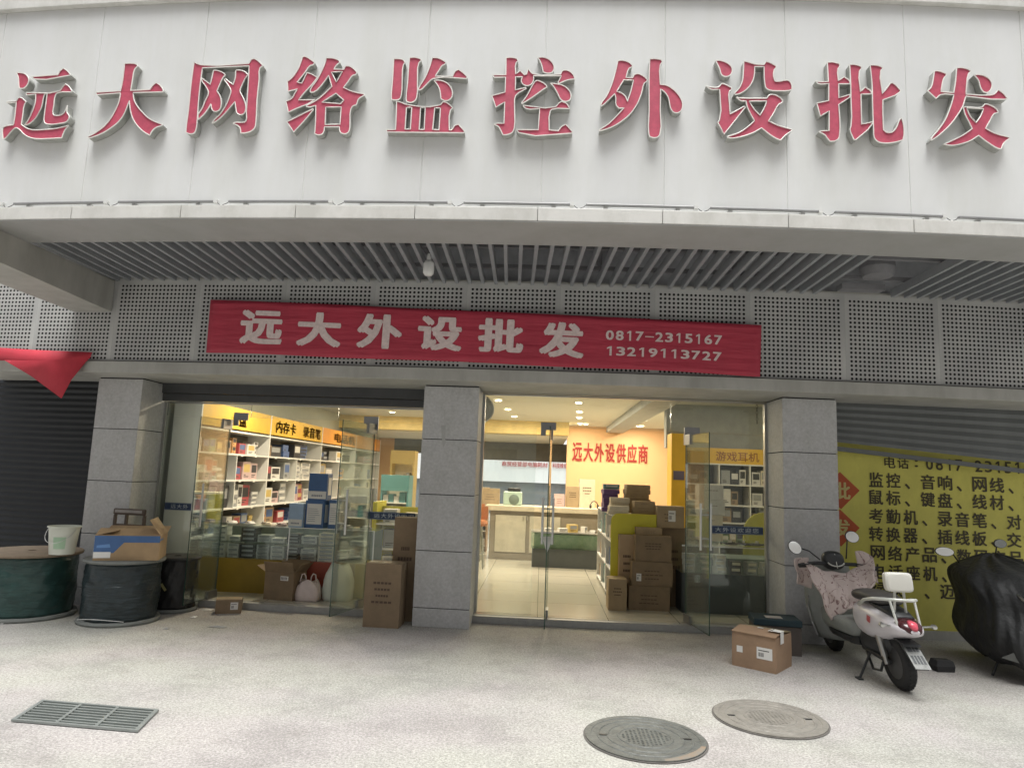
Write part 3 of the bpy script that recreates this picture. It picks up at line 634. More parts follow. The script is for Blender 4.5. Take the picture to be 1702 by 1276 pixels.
def leaf(x_h, y_h, x_f, y_f, lab, label_band=None, hfrac=.86, hz=(.86, 1.35)):
    # hinge foot and free edge foot, in unbowed depth
    yh = y_h+CB*x_h*x_h; yf = y_f+CB*x_f*x_f
    t = thing('glass_door', lab, 'glass door', (x_h, yh, FZ), group='frameless glass door leaves')
    d = Vector((x_f-x_h, yf-yh)); L = d.length; d.normalize()
    pane('leaf_glass', t, ((0, 0), (x_f-x_h, yf-yh), .012, 2.19-FZ), bend=False)
    mb = MB(steel); M = Matrix.Rotation(math.atan2(d.y, d.x), 4, 'Z')
    mb.box(-.03, .17, -.016, .016, 2.08-FZ, 2.20-FZ, M=M); mb.build('patch_fitting', t)
    mb = MB(steel); mb.box(-.02, .17, -.016, .016, 0.004, .09, M=M); mb.build('patch_fitting', t)
    handle(t, d.x*L*hfrac, d.y*L*hfrac, d.x, d.y, hz[0], hz[1], 1)
    return t
LT = [((-3.85, 8.10), aY(318, 900, 7.55)[0], 7.50, 'left leaf of the left glass doors, swung wide open', .9),
      ((-2.02, 8.10), aY(558, 850, 7.35)[0], 7.35, 'right leaf of the left glass doors, swung open beside the plastic bags', .9)]
leaf(-3.85, 8.12, aY(318, 860, 7.5)[0], 7.5, LT[0][3])
leaf(-2.02, 8.12, aY(559, 860, 7.4)[0], 7.4, LT[1][3])
leaf(aY(915, 800, 8.12)[0], 8.12, aY(910, 860, 7.35)[0], 7.35, 'left leaf of the right glass doors, open and seen edge on')
leaf(1.68, 8.12, aY(1179, 860, 7.38)[0], 7.38, 'right leaf of the right glass doors, open in front of the grey counter')
# small patch carriers on the transom
for (px, p_) in ((400, gl), (617, gl), (912, gr), (1150, gr)):
    x, z = aY(px, 704, GY-.02); mb = MB(steel); mb.box(x-.09, x+.09, GY-.03, GY-.008, 2.20, 2.29, seg=1); mb.box(x-.09 if px != 617 else x-.0, x-.03 if px != 617 else x+.09, GY-.03, GY-.008, 2.13, 2.20, seg=1); mb.build('patch_fitting', p_, bend=True)
# blue lettered strips stuck on the fixed panes
def strip(p, px0, px1, s, a, b, yy=.0):
    x0, _ = aY(px0, 856, GY-.012); x1, _ = aY(px1, 856, GY-.012)
    mb = MB(blue_m); mb.box(x0, x1, GY-.012, GY-.008, 1.075, 1.165, seg=1); mb.build('blue_strip', p, bend=True)
    mb = MB(mat('strip_pale', (.35, .42, .5), .6))
    for z in (1.078, 1.158): mb.box(x0, x1, GY-.0135, GY-.0125, z, z+.004, seg=1)
    mb.build('strip_edging', p, bend=True)
    text_obj('strip_lettering', s, aY(a, 856, GY)[0], aY(b, 856, GY)[0], 1.095, 1.148, front(GY-.0142), mat('strip_white', (.55, .62, .66), .6), p, off=.005, bend=True, space=1.2)
strip(gl, 272, 318, '远大外', 283, 312); strip(gl, 611, 690, '远大外设欢迎您', 622, 700)
strip(gr, 1182, 1268, '大外设欢迎您', 1188, 1260)

# ------------------------------------------------------------------ unseen building behind the viewer, added to block and bounce light
ob_ = thing('added_light_blocker', 'unseen pale building across the street, added to shape the light on the shop', 'building', (0, -9, 0))
mb = MB(mat('light_blocker_render', (.62, .61, .60), .8, var=.1, scale=.5)); mb.box(-30, 30, -6, 0, 0, 18, seg=1); mb.build('wall', ob_)
mb = MB(mat('light_blocker_window', (.05, .06, .07), .15, var=.2)); 
for i in range(14):
    for j in range(5): mb.box(-28+i*4.1, -25.8+i*4.1, .01, .05, 1+j*3.3, 2.6+j*3.3, seg=1)
mb.build('window', ob_)

# ================================================================== INTERIOR
iw = thing('shop_interior', 'room shell of the shop with pale ceiling and orange back wall', 'room', (0, 12, FZ))
def wbox(nm, m, *a, par=iw, bevel=0, bend=False):
    mb = MB(m); mb.box(*a, seg=1)
    o = Vector((0, 0, 0)) if par is None else wloc(par)
    mb.v = [tuple(Vector(v)-o) for v in mb.v]
    return mb.build(nm, par, bevel=bevel)
ceil_m = mat('ceiling_paint', (.66, .64, .54), .7, var=.03, scale=.6)
orange_w = mat('apricot_wall', (.66, .41, .22), .7, var=.04, scale=.8)
green_w = mat('pale_green_wall', (.50, .52, .44), .6, var=.05)
wbox('ceiling', ceil_m, -5.2, 5.2, 8.24, 20.6, 2.92, 3.1)
wbox('left_wall', green_w, -4.98, -4.80, 8.32, 20.6, FZ, 2.92)
wbox('right_wall', green_w, 4.5, 4.7, 8.42, 20.6, FZ, 2.92)
wbox('partition_wall', orange_w, .60, 4.5, 17.0, 17.2, FZ, 2.92)
wbox('ceiling_bulkhead', mat('yellow_cove', (.80, .62, .25), .6), -4.8, .6, 15.9, 16.2, 2.62, 2.92)
wbox('ceiling_step', ceil_m, -4.8, .6, 16.2, 20.2, 2.60, 2.66)
wbox('bulkhead_over_shelves', mat('grey_bulkhead', (.36, .37, .35), .6), 2.03, 4.5, 11.4, 11.6, 2.2, 2.92)
wbox('ceiling_beam', mat('grey_bulkhead', (.36, .37, .35), .6), 1.55, 1.95, 9.0, 16.9, 2.78, 2.918)
wbox('back_wall', orange_w, -3.35, -1.72, 20.0, 20.2, FZ, 2.60); wbox('back_wall', orange_w, -4.8, -4.35, 20.0, 20.2, FZ, 2.6); wbox('back_wall', orange_w, .76, .9, 17.2, 20.2, FZ, 2.6)
wbox('far_shutter', mat('far_shutter_grey', (.16, .17, .17), .5), -1.72, .76, 20.0, 20.1, 2.08, 2.60); wbox('far_shutter', mat('far_shutter_grey', (.16, .17, .17), .5), -4.35, -3.35, 20.0, 20.1, 2.2, 2.6)
mb = MB(glass2_m); mb.box(-1.72, .76, 20.05, 20.06, FZ, 2.07, seg=1); mb.v = [tuple(Vector(v)-wloc(iw)) for v in mb.v]; mb.build('back_glass', iw)
fb = thing('far_building', 'white building with red characters seen through the back glass', 'building', (-.5, 30, 0))
mb = MB(mat('far_white', (.92, .92, .91), .6, var=.03)); mb.box(-9, 9, 0, .6, 1.38, 7, seg=1)
for xx in range(-8, 9, 2): mb.box(xx, xx+.05, -.03, 0, 1.38, 2.0, seg=1)
mb.build('wall', fb)
mb = MB(mat('far_shop_dark', (.20, .22, .23), .5)); mb.box(-9, 9, .1, .3, 0, 1.37, seg=1); mb.build('shop_window', fb)
for k, (s, a, b) in enumerate((('商贸经营部电脑耗材', -1.75, .25), ('科技维修', .45, 1.1))):
    text_obj('red_character', s, a+.5, b+.5, 2.04, 2.26, lambda x, z: (x, -.04, z), mat('far_red', (.5, .12, .12), .6), fb, off=.02)
# wall lettering
x0, z0 = aY(950, 766, 16.985, False); x1, z1 = aY(1078, 739, 16.985, False)
sg = thing('wall_lettering', 'red characters on the apricot back wall inside the shop', 'lettering', (x0, 16.98, z0))
for i, c in enumerate('远大外设供应商'):
    a = (x1-x0)/7; text_obj('red_character', c, i*a+.015, (i+1)*a-.015, 0, z1-z0, lambda x, z: (x, -.004, z), rust_m, sg, off=.02, tiny=.0005)

# ------------------------------------------------------------------ ceiling lights
warm = (1.0, .87, .64)
lens_m = mat('lamp_lens', (1, .9, .7), .4, emit=(1, .9, .7), estr=25)
DL = [(828, 665), (844, 680), (855, 692), (865, 702), (873, 710), (962, 669), (963, 684), (963, 694), (964, 704), (1091, 673), (1079, 688), (1070, 698), (1061, 708), (1258, 688), (652, 685), (678, 695), (701, 704)]
RN = ['left row over the entrance', 'middle row over the entrance', 'right row over the entrance', 'far right corner', 'row seen through the left doors']
ORD = ['nearest', 'second', 'third', 'fourth', 'farthest']
ids = [(0, 0), (0, 1), (0, 2), (0, 3), (0, 4), (1, 0), (1, 1), (1, 2), (1, 4), (2, 0), (2, 1), (2, 2), (2, 4), (3, 0), (4, 0), (4, 1), (4, 4)]
for (px, py), (r_, o_) in zip(DL, ids):
    x, y = aZ(px, py, 2.915)
    near = 0
    t = thing('downlight', 'round recessed ceiling light, %s of the %s' % (ORD[o_], RN[r_]), 'ceiling light', (x, y, 2.915), group='recessed ceiling lights in the shop')
    mb = MB(white_m); mb.lathe([(.062, -.012), (.085, -.012), (.088, 0), (.06, 0)], seg=20, cap=False); mb.build('trim_ring', t)
    mb = MB(lens_m); mb.lathe([(0, -.006), (.062, -.006)], seg=20, cap=False); mb.build('lens', t)
    ld = bpy.data.lights.new('downlight_lamp', 'AREA'); ld.shape = 'DISK'; ld.size = .11; ld.energy = 31 if y < 15 else 13; ld.color = warm
    lo = bpy.data.objects.new('downlight_lamp', ld); sc.collection.objects.link(lo); lo.parent = t; lo.location = (0, 0, -.014)
for k, (x, y, e) in enumerate(((-3.6, 9.6, 26), (-3.0, 11.6, 26), (1.0, 16.2, 6), (2.3, 16.2, 6), (-2.2, 18.2, 18), (3.3, 9.6, 12))):
    t = thing('downlight', 'round recessed ceiling light %s' % ['close above the left display shelves', 'above the middle of the left shelves', 'washing the left half of the apricot wall', 'washing the right half of the apricot wall', 'in the lowered rear ceiling', 'above the dark counter at right'][k], 'ceiling light', (x, y, 2.915 if y < 17 else 2.595), group='recessed ceiling lights in the shop')
    mb = MB(white_m); mb.lathe([(.062, -.012), (.085, -.012), (.088, 0), (.06, 0)], seg=20, cap=False); mb.build('trim_ring', t)
    mb = MB(lens_m); mb.lathe([(0, -.006), (.062, -.006)], seg=20, cap=False); mb.build('lens', t)
    ld = bpy.data.lights.new('downlight_lamp', 'AREA'); ld.shape = 'DISK'; ld.size = .11; ld.energy = e*1.35; ld.color = warm
    lo = bpy.data.objects.new('downlight_lamp', ld); sc.collection.objects.link(lo); lo.parent = t; lo.location = (0, 0, -.014)

# ------------------------------------------------------------------ boxes of every sort
def rbox(mb, w, d, h, x=0, y=0, z=0): mb.box(x-w/2, x+w/2, y-d/2, y+d/2, z, z+h, seg=1); return mb
COL = {'white': (.60, .59, .57), 'pink': (.50, .36, .36), 'red': (.34, .06, .07), 'blue': (.07, .12, .27), 'black': (.03, .03, .035), 'green': (.19, .28, .18), 'yellow': (.50, .37, .13), 'brown': (.30, .21, .13), 'grey': (.28, .29, .30), 'silver': (.45, .46, .47), 'orange': (.50, .27, .11), 'teal': (.10, .24, .25), 'cream': (.62, .55, .42), 'purple': (.12, .06, .2)}
def pm(c): return mat('box_'+c, COL[c], .45, var=.08, scale=12)
def product(label, w, d, h, loc, rz=0, col='white', col2='grey', group=None, cat='product box', facing='-y'):
    """small retail box: carton with rounded edges, printed front panel and closing lid line"""
    mb = MB(pm(col), pm(col2), ink_m); rbox(mb, w, d, h)
    e = .0012
    mb.m(1); a, b = (w, d) if facing == '-y' else (d, w)
    def P(u, v): return (u, -d/2-e, v) if facing == '-y' else (w/2+e, u, v)
    mb.face([P(-a*.38, h*.42), P(a*.38, h*.42), P(a*.38, h*.88), P(-a*.38, h*.88)])
    mb.m(2)
    for q in (.14, .24): mb.face([P(-a*.34, h*q), P(a*random.uniform(-.1, .3), h*q), P(a*random.uniform(-.1, .3), h*(q+.05)), P(-a*.34, h*(q+.05))])
    o = mb.build('product_box'); 
    c = Vector(o.location); me = o.data
    for v in me.vertices: v.co = v.co+c
    o.location = loc; o.rotation_euler = (0, 0, rz); return tag(o, label, cat, group)
def carton(label, w, d, h, loc, rz=0, m=None, group=None, sticker=None, printed=True, side='-y', tape=True, lines=3, name='cardboard_box'):
    t = thing(name, label, 'cardboard box', loc, rz, group)
    mb = MB(m or card_m); n = 3
    def bul(x, y, z):   # cartons bulge a touch
        return (x*(1+.012*math.sin(math.pi*z/h)), y*(1+.012*math.sin(math.pi*z/h)), z)
    mb.grid(lambda u, v: bul(-w/2+w*u, -d/2, h*v), 4, 4); mb.grid(lambda u, v: bul(-w/2+w*u, d/2, h*v), 4, 4)
    mb.grid(lambda u, v: bul(-w/2, -d/2+d*u, h*v), 4, 4); mb.grid(lambda u, v: bul(w/2, -d/2+d*u, h*v), 4, 4)
    mb.face([(-w/2, -d/2, 0), (w/2, -d/2, 0), (w/2, d/2, 0), (-w/2, d/2, 0)])
    mb.face([(-w/2, -d/2, h), (w/2, -d/2, h), (w/2, -.004, h), (-w/2, -.004, h)]); mb.face([(-w/2, .004, h), (w/2, .004, h), (w/2, d/2, h), (-w/2, d/2, h)])
    mb.face([(-w/2, -.004, h-.006), (w/2, -.004, h-.006), (w/2, .004, h-.006), (-w/2, .004, h-.006)])
    mb.build('carton_body', t)
    if tape:
        mb = MB(tape_m); mb.box(-w/2-.001, w/2+.001, -.025, .025, h+.0008, h+.0016, seg=1); mb.box(w/2+.006, w/2+.007, -.025, .025, h-.07, h+.0016, seg=1); mb.box(-w/2-.007, -w/2-.006, -.025, .025, h-.07, h+.0016, seg=1); mb.build('tape', t)
    if printed:
        y = -d/2*1.0125-.0015
        for i in range(lines):
            mb = MB(inkb_m)
            zz_ = h*(.68-.1*i) if h > .3 else h*(.6-.16*i); ww = w*random.uniform(.16, .3)
            n_ = 5
            for q in range(n_): mb.box(-ww+q*2*ww/n_, -ww+(q+.78)*2*ww/n_, y, y+.0006, zz_, zz_+h*.035, seg=1)
            mb.build('printed_mark', t)
    if sticker:
        sx, sz, sw, sh_ = sticker; y = -d/2*1.0125-.002
        mb = MB(paper_m, ink_m); mb.box(w*sx-sw/2, w*sx+sw/2, y, y+.0008, h*sz-sh_/2, h*sz+sh_/2, seg=1); mb.m(1)
        for i in range(7): mb.box(w*sx-sw*.4+i*sw*.055, w*sx-sw*.4+i*sw*.055+sw*(.02+.015*(i % 2)), y-.001, y, h*sz-sh_*.3, h*sz+sh_*.05, seg=1)
        mb.box(w*sx-sw*.4, w*sx+sw*.3, y-.001, y, h*sz+sh_*.2, h*sz+sh_*.27, seg=1)
        mb.build('shipping_label', t)
    return t

# ------------------------------------------------------------------ long shelf wall at the left
XS = -4.35; DP = .36
shl = thing('wall_shelf', 'white wall shelf with yellow header boards along the left side of the shop', 'shelf', (XS-DP/2, 8.55, FZ))
DV = [8.55, 10.80, 13.40, 15.9, 18.3]; SZ = [.72, 1.05, 1.44, 1.81, 2.13]
def sb(nm, m, *a, bevel=0):
    mb = MB(m); mb.box(*a, seg=1); o = wloc(shl); mb.v = [tuple(Vector(v)-o) for v in mb.v]; return mb.build(nm, shl, bevel=bevel)
for y in DV: sb('upright_panel', white_m, XS-DP, XS, y-.03, y+.0, FZ, 2.46)
for k in range(4):
    y0, y1 = DV[k], DV[k+1]-.03
    for z in SZ: sb('shelf_board', white_m, XS-DP, XS-.004, y0, y1, z-.022, z)
    sb('back_board', mat('shelf_back', (.12, .11, .095), .7), XS-DP-.01, XS-DP, y0, y1, FZ, 2.46)
    sb('header_board', yel_m if k < 2 else orange_m, XS-.03, XS-.006, y0, y1, 2.155, 2.455)
    ym = (y0+y1)/2
    for z0_, z1_ in ((1.44, 1.79), (1.05, 1.42)): sb('divider', white_m, XS-DP, XS-.006, ym, ym+.018, z0_, z1_)
for k in range(3):
    for z in SZ[:4]:
        for q in range(4):
            y = DV[k]+.25+q*(DV[k+1]-DV[k]-.3)/4; sb('price_card', paper_m, XS-.003, XS, y, y+.07, z-.034, z-.002)
def hdr(s, pa, pb, z0=2.20, z1=2.40):
    ya = aX(*pa, XS)[0]; yb = aX(*pb, XS)[0]; o = wloc(shl)
    text_obj('header_character', s, ya, yb, z0, z1, lambda u, z: (XS+.002-o.x, u-o.y, z-o.z), mat('header_brown', (.25, .09, .01), .6), shl, off=.018)
hdr('U盘', (388, 702), (410, 706)); hdr('内存卡', (459, 715), (492, 718)); hdr('录音笔', (504, 720), (533, 724)); hdr('电话机', (556, 730), (590, 735))
pal = [['brown', 'cream', 'blue', 'yellow', 'black'], ['white', 'grey', 'blue', 'white', 'black'], ['pink', 'white', 'red', 'pink', 'grey'], ['white', 'black', 'grey', 'green', 'brown']]
BN = ['first bay', 'second bay', 'third bay', 'fourth bay']; SN = ['lowest', 'lower middle', 'upper middle', 'top']
ON = ['first', 'second', 'third', 'fourth', 'fifth', 'sixth', 'seventh', 'eighth', 'ninth', 'tenth', 'eleventh', 'twelfth', 'thirteenth', 'fourteenth', 'fifteenth', 'sixteenth', 'seventeenth', 'eighteenth', 'nineteenth', 'twentieth', 'twenty-first', 'twenty-second', 'twenty-third', 'twenty-fourth', 'twenty-fifth']
for k in range(4):
    for si in range(4):
        z = SZ[si]; hmax = SZ[si+1]-z-.05; y = DV[k]+.08; j = 0; lim = DV[k+1]-.12
        ym = (DV[k]+DV[k+1]-.03)/2
        while y < lim and j < 12:
            ww = random.uniform(.12, .27)*(1+.75*k); h = random.uniform(.55, .98)*hmax; dd = random.uniform(.12, .24)
            if y < ym+.02 and y+ww > ym: y = ym+.03
            if y+ww > lim: break
            c = random.choice(pal[(si+k) % 4] if random.random() < .7 else ['white', 'black', 'grey', 'red', 'teal', 'orange', 'brown'])
            c2 = random.choice(['white', 'grey', 'blue', 'red', 'yellow', 'black'])
            if random.random() < .35 and ww > .1:         # a stack of flat packs
                n = random.randint(2, 4) if k < 2 else 2; hh = h/n
                for q in range(n):
                    product('%s flat pack, %s up, %s stack, %s shelf, %s of left wall' % (c, ON[q], ON[j], SN[si], BN[k]), dd, ww, hh-.004, (XS-DP*.55+random.uniform(-.015, .015), y+ww/2, z+q*hh), random.uniform(-.05, .05), c, c2, 'goods on the left wall shelf', facing='+x')
            else:
                product('%s box, %s print, %s on %s shelf, %s of left wall' % (c, c2, ON[j], SN[si], BN[k]), dd, ww, h, (XS-DP*.5, y+ww/2, z), random.uniform(-.08, .08), c, c2, 'goods on the left wall shelf', facing='+x')
            y += ww+random.uniform(.006, .05)*(1+.3*k); j += 1

# ------------------------------------------------------------------ glass showcase counter behind the left doors
sho = thing('showcase_counter', 'glass showcase counter on a yellow and red base behind the left doors', 'counter', (-3.1, 8.9, FZ))
def cb(nm, m, *a, bevel=0, par=sho):
    mb = MB(m); mb.box(*a, seg=1); o = wloc(par); mb.v = [tuple(Vector(v)-o) for v in mb.v]; return mb.build(nm, par, bevel=bevel)
for x0, x1, m in ((-4.25, -3.155, mat('mustard_base', (.30, .20, .02), .5)), (-3.15, -2.515, mat('brick_red_base', (.34, .07, .04), .5)), (-2.51, -2.285, mat('brown_base', (.18, .12, .06), .5)), (-2.28, -2.06, mat('mustard_base', (.30, .20, .02), .5))):
    cb('base_panel', m, x0, x1, 8.65, 9.1, FZ, .49)
cb('glass_front', glass2_m, -4.25, -2.06, 8.65, 8.656, .492, .885); cb('glass_top', glass2_m, -4.25, -2.06, 8.65, 9.1, .886, .894)
cb('glass_shelf', glass2_m, -4.24, -2.07, 8.68, 9.09, .69, .696); cb('back_panel', mat('counter_back', (.16, .20, .19), .5), -4.25, -2.06, 9.09, 9.1, .492, .885)
for xx in (-4.25, -3.15, -2.075): cb('corner_post', steel_m, xx, xx+.012, 8.648, 8.66, .49, .896)
cb('edge_trim', steel_m, -4.25, -2.06, 8.646, 8.652, .893, .9)
x = -4.15; j = 0
while x < -2.3:
    ww = random.uniform(.13, .21); n = random.randint(3, 7); c = ['white', 'white', 'black', 'silver', 'white', 'black', 'white', 'cream'][j % 8]; hh = random.uniform(.04, .06)
    for q in range(min(n, int(.36/hh))):
        product('%s pack, %s up in the %s pile inside the glass showcase' % (c, ON[q], ON[j]), ww, .16, hh-.003, (x+ww/2+random.uniform(-.004, .004), 8.80, .4905+q*hh if q*hh+hh < .19 else .697+(q-int(.19/hh))*hh), random.uniform(-.04, .04), c, 'grey', 'packs inside the glass showcase')
    x += ww+random.uniform(.01, .04); j += 1
def disp(label, w, h, x, y, z, labelled=True, rz=-.1, light=False):
    t = thing('display_box', label, 'display box', (x, y, z), rz); mb = MB(bluep_m if not light else mat('pale_blue_print', (.35, .48, .66), .45)); rbox(mb, w, .16, h); mb.build('box_body', t, bevel=.003)
    mb = MB(paper_m, mat('grey_line', (.25, .27, .32), .6)); 
    if labelled:
        mb.box(-w*.40, w*.40, -.082, -.0812, h*.14, h*.88, seg=1); mb.m(1)
        for i in range(7): mb.box(-w*.33, w*random.uniform(.05, .33), -.0832, -.0825, h*(.24+.075*i), h*(.255+.075*i), seg=1)
    else:
        mb.box(-w*.47, w*.47, -.082, -.0812, h*.06, h*.34, seg=1); mb.m(1)
        for i in range(6): mb.box(-w*.3+i*w*.1, -w*.3+(i+.75)*w*.1, -.0832, -.0825, h*.14, h*.21, seg=1)
    mb.build('front_print', t)
    mb = MB(paper_m); mb.box(w/2+.0008, w/2+.0015, -.04, .05, h*.2, h*.85, seg=1); mb.build('side_label', t)
    return t
disp('tall blue display box with white notice sheet, standing on the glass showcase', .25, .345, -2.86, 8.8, .896)
disp('blue display box with pale lower stripe, on top of the one with the notice', .25, .34, -2.84, 8.8, 1.243, False)
disp('pale blue upright pack at the left of the blue display boxes', .19, .30, -3.09, 8.78, .896, False, light=True)
disp('narrow violet blue display box right of the notice box', .13, .36, -2.64, 8.84, .896, True, rz=.1)
for k, (x, c) in enumerate(((-3.95, 'white'), (-3.72, 'white'), (-3.5, 'cream'), (-3.3, 'pink'), (-2.45, 'white'), (-2.2, 'grey'))):
    t = thing('packaged_gadget', '%s blister packed gadget lying %s on the glass counter' % (c, ['at the left end', 'second from the left', 'third from the left', 'beside the pale blue pack', 'right of the blue boxes', 'at the right end'][k]), 'gadget', (x, 8.8, .896), k*.7)
    mb = MB(pm(c)); mb.lathe([(0, 0), (.06, .002), (.07, .02), (.045, .045), (0, .05)], seg=10); mb.build('body', t, smooth='auto')
    mb = MB(black_m); mb.path([(.06*math.cos(q*.7), .07*math.sin(q*.7), .03+.006*(q % 3)) for q in range(7)], .004, 5); mb.build('cable_loop', t)

# ------------------------------------------------------------------ things on the floor behind the left glass
def open_carton(label, w, d, h, loc, rz, m, flaps=(.6, .4, .8, .5), name='open_box', blue=False, stick=False):
    t = thing(name, label, 'cardboard box', loc, rz); mb = MB(m); e = .004
    for (a, b, c_, d_) in ((-w/2, w/2, -d/2, -d/2+e), (-w/2, w/2, d/2-e, d/2), (-w/2, -w/2+e, -d/2+e, d/2-e), (w/2-e, w/2, -d/2+e, d/2-e)): mb.box(a, b, c_, d_, 0, h, seg=1)
    mb.box(-w/2+e, w/2-e, -d/2+e, d/2-e, 0, e, seg=1); mb.build('carton_body', t)
    F = [((-w/2, -d/2, h), (w/2, -d/2, h), (0, -1)), ((-w/2, d/2, h), (w/2, d/2, h), (0, 1)), ((-w/2, -d/2, h), (-w/2, d/2, h), (-1, 0)), ((w/2, -d/2, h), (w/2, d/2, h), (1, 0))]
    for (a, b, dr), fl in zip(F, flaps):
        L = min(w, d)*.45; dx, dy, dz = dr[0]*L*math.cos(fl), dr[1]*L*math.cos(fl), L*math.sin(fl)
        mb = MB(m); mb.face([a, b, (b[0]+dx, b[1]+dy, b[2]+dz), (a[0]+dx, a[1]+dy, a[2]+dz)]); mb.build('flap', t, solid=.004)
    if blue:
        mb = MB(bluep_m, paper_m, mat('sky_print', (.12, .25, .5), .5)); y = -d/2-.0012
        mb.face([(-w/2, y, h*.99), (w/2, y, h*.99), (w/2, y, h*.72), (-w*.05, y, h*.72), (-w*.2, y, h*.30), (-w/2, y, h*.30)])
        mb.m(1); mb.face([(-w*.5, y-.001, h*.10), (-w*.24, y-.001, h*.10), (-w*.24, y-.001, h*.34), (-w*.5, y-.001, h*.34)])
        mb.m(2); mb.face([(-w*.46, y-.001, h*.5), (-w*.25, y-.001, h*.52), (-w*.27, y-.001, h*.66), (-w*.46, y-.001, h*.6)])
        mb.m(0); mb.face([(w/2+.0012, -d*.5, h*.86), (w/2+.0012, -d*.1, h*.86), (w/2+.0012, -d*.1, h*.78), (w/2+.0012, -d*.5, h*.78)])
        mb.build('blue_print', t)
    if stick:
        mb = MB(paper_m, ink_m); y = -d/2-.002; mb.box(w*.05, w*.32, y, y+.001, h*.72, h*.88, seg=1); mb.m(1)
        for q in range(5): mb.box(w*(.07+.045*q), w*(.09+.045*q), y-.001, y, h*.75, h*.85, seg=1)
        mb.build('shipping_label', t)
    return t
open_carton('open brown carton with raised flaps on the floor against the showcase base', .38, .30, .32, (-3.06, 8.42, FZ), -.18, card3_m, (1.2, 1.0, .5, .9), stick=True)
def bag(label, loc, w, d, h, m, handles=True, rz=0, top=.75):
    t = thing('plastic_bag', label, 'bag', loc, rz)
    rings = []
    prof = [(0, .92), (.06, 1.0), (.3, 1.04), (.55, 1.0), (.75, .9), (.9, top), (1.0, top*.86)]
    for zz_, s in prof:
        r = []
        for k in range(28):
            a = 2*math.pi*k/28; sq = 1/max(abs(math.cos(a)), abs(math.sin(a)))**.6
            n = 1+.05*math.sin(5*a+zz_*9)*zz_+.035*math.sin(9*a+3*zz_)+.03*math.sin(14*a-5*zz_)*zz_
            r.append((w/2*s*sq*math.cos(a)*n, d/2*s*sq*math.sin(a)*n, h*zz_+(.02*math.sin(3*a) if zz_ > .8 else 0)))
        rings.append(r)
    mb = MB(m); mb.loft(rings); mb.build('bag_body', t, smooth=True)
    if handles:
        for s, yy in ((-1, -d*.2), (1, -d*.1)):
            mb = MB(m); mb.path([(s*w*.34, yy, h*.93), (s*w*.33-s*.01, yy, h*1.15), (s*w*.27, yy, h*1.32), (s*w*.17, yy, h*1.36), (s*w*.10, yy, h*1.2), (s*w*.09, yy, h*.95)], .008, 6); mb.build('bag_handle', t, smooth=True)
    return t
bagp = mat('pale_pink_plastic', (.68, .58, .56), .4, var=.08, bump=.4, bscale=18); bagw = mat('white_green_plastic', (.60, .64, .57), .4, var=.08, bump=.4, bscale=18)
bag('small pale pink plastic bag with loop handles in front of the red base', (-2.75, 8.36, FZ), .29, .2, .23, bagp)
bag('tall white plastic bag leaning behind the open glass door', (-2.42, 8.46, FZ), .35, .24, .42, bagw, False, top=.72)
t = bag('small crumpled white bag beside the left door', (-4.02, 8.05, 0.0), .14, .12, .16, bagw, False)
# small carton on the doorstep
x, y = aZ(372, 1020, 0)
carton('small carton with barcode label on the ground outside the left doors', .27, .2, .15, (x, y+.12, 0), .35, card3_m, sticker=(.22, .55, .08, .08), lines=0)
# two tall cartons beside the middle pillar
carton('tall narrow carton standing left of the middle pillar, in front of the taller one', .385, .30, .66, (-1.655, 7.62, 0), -.03, card3_m, lines=4, printed=True)
carton('tallest narrow carton leaning on the side of the middle pillar', .28, .25, 1.13, (-1.51, 7.97, 0), .02, card3_m, lines=2, tape=False)

# ------------------------------------------------------------------ lime gondola and goods in the middle of the left room
gm = thing('lime_shelf', 'lime yellow shelf unit seen behind the left shop doors', 'shelf', (-1.75, 10.2, FZ))
def gb(nm, m, x0, x1, y0, y1, z0, z1, par, bevel=0):
    mb = MB(m); mb.box(x0, x1, y0, y1, z0, z1, seg=1); return mb.build(nm, par, bevel=bevel)
gb('side_panel', lime_m, -.66, -.60, -.3, .3, 0, 1.12, gm); gb('side_panel', lime_m, .5, .55, -.3, .3, 0, 1.0, gm)
gb('back_board', lime_m, -.6, .5, .05, .08, 0, 1.05, gm)
for z in (.1, .45, .8): gb('shelf_board', white_m, -.6, .5, -.3, .04, z, z+.02, gm)
for k, (x, c, h, z) in enumerate(((-.4, 'white', .24, .12), (-.15, 'teal', .2, .12), (.12, 'white', .28, .12), (.36, 'grey', .2, .12), (-.4, 'grey', .26, .47), (-.12, 'teal', .24, .47), (.2, 'cream', .28, .47), (-.42, 'white', .2, .82), (-.1, 'cream', .16, .82), (.2, 'white', .24, .82))):
    product('%s carton, number %d from bottom left on the lime shelf unit' % (c, k+1) if 0 else '%s goods box, %s counted from the bottom left of the lime shelf' % (c, ON[k]), .2, .2, h, (-1.75+x, 10.08, FZ+z), 0, c, 'grey', 'goods on the lime shelf')
k = 0
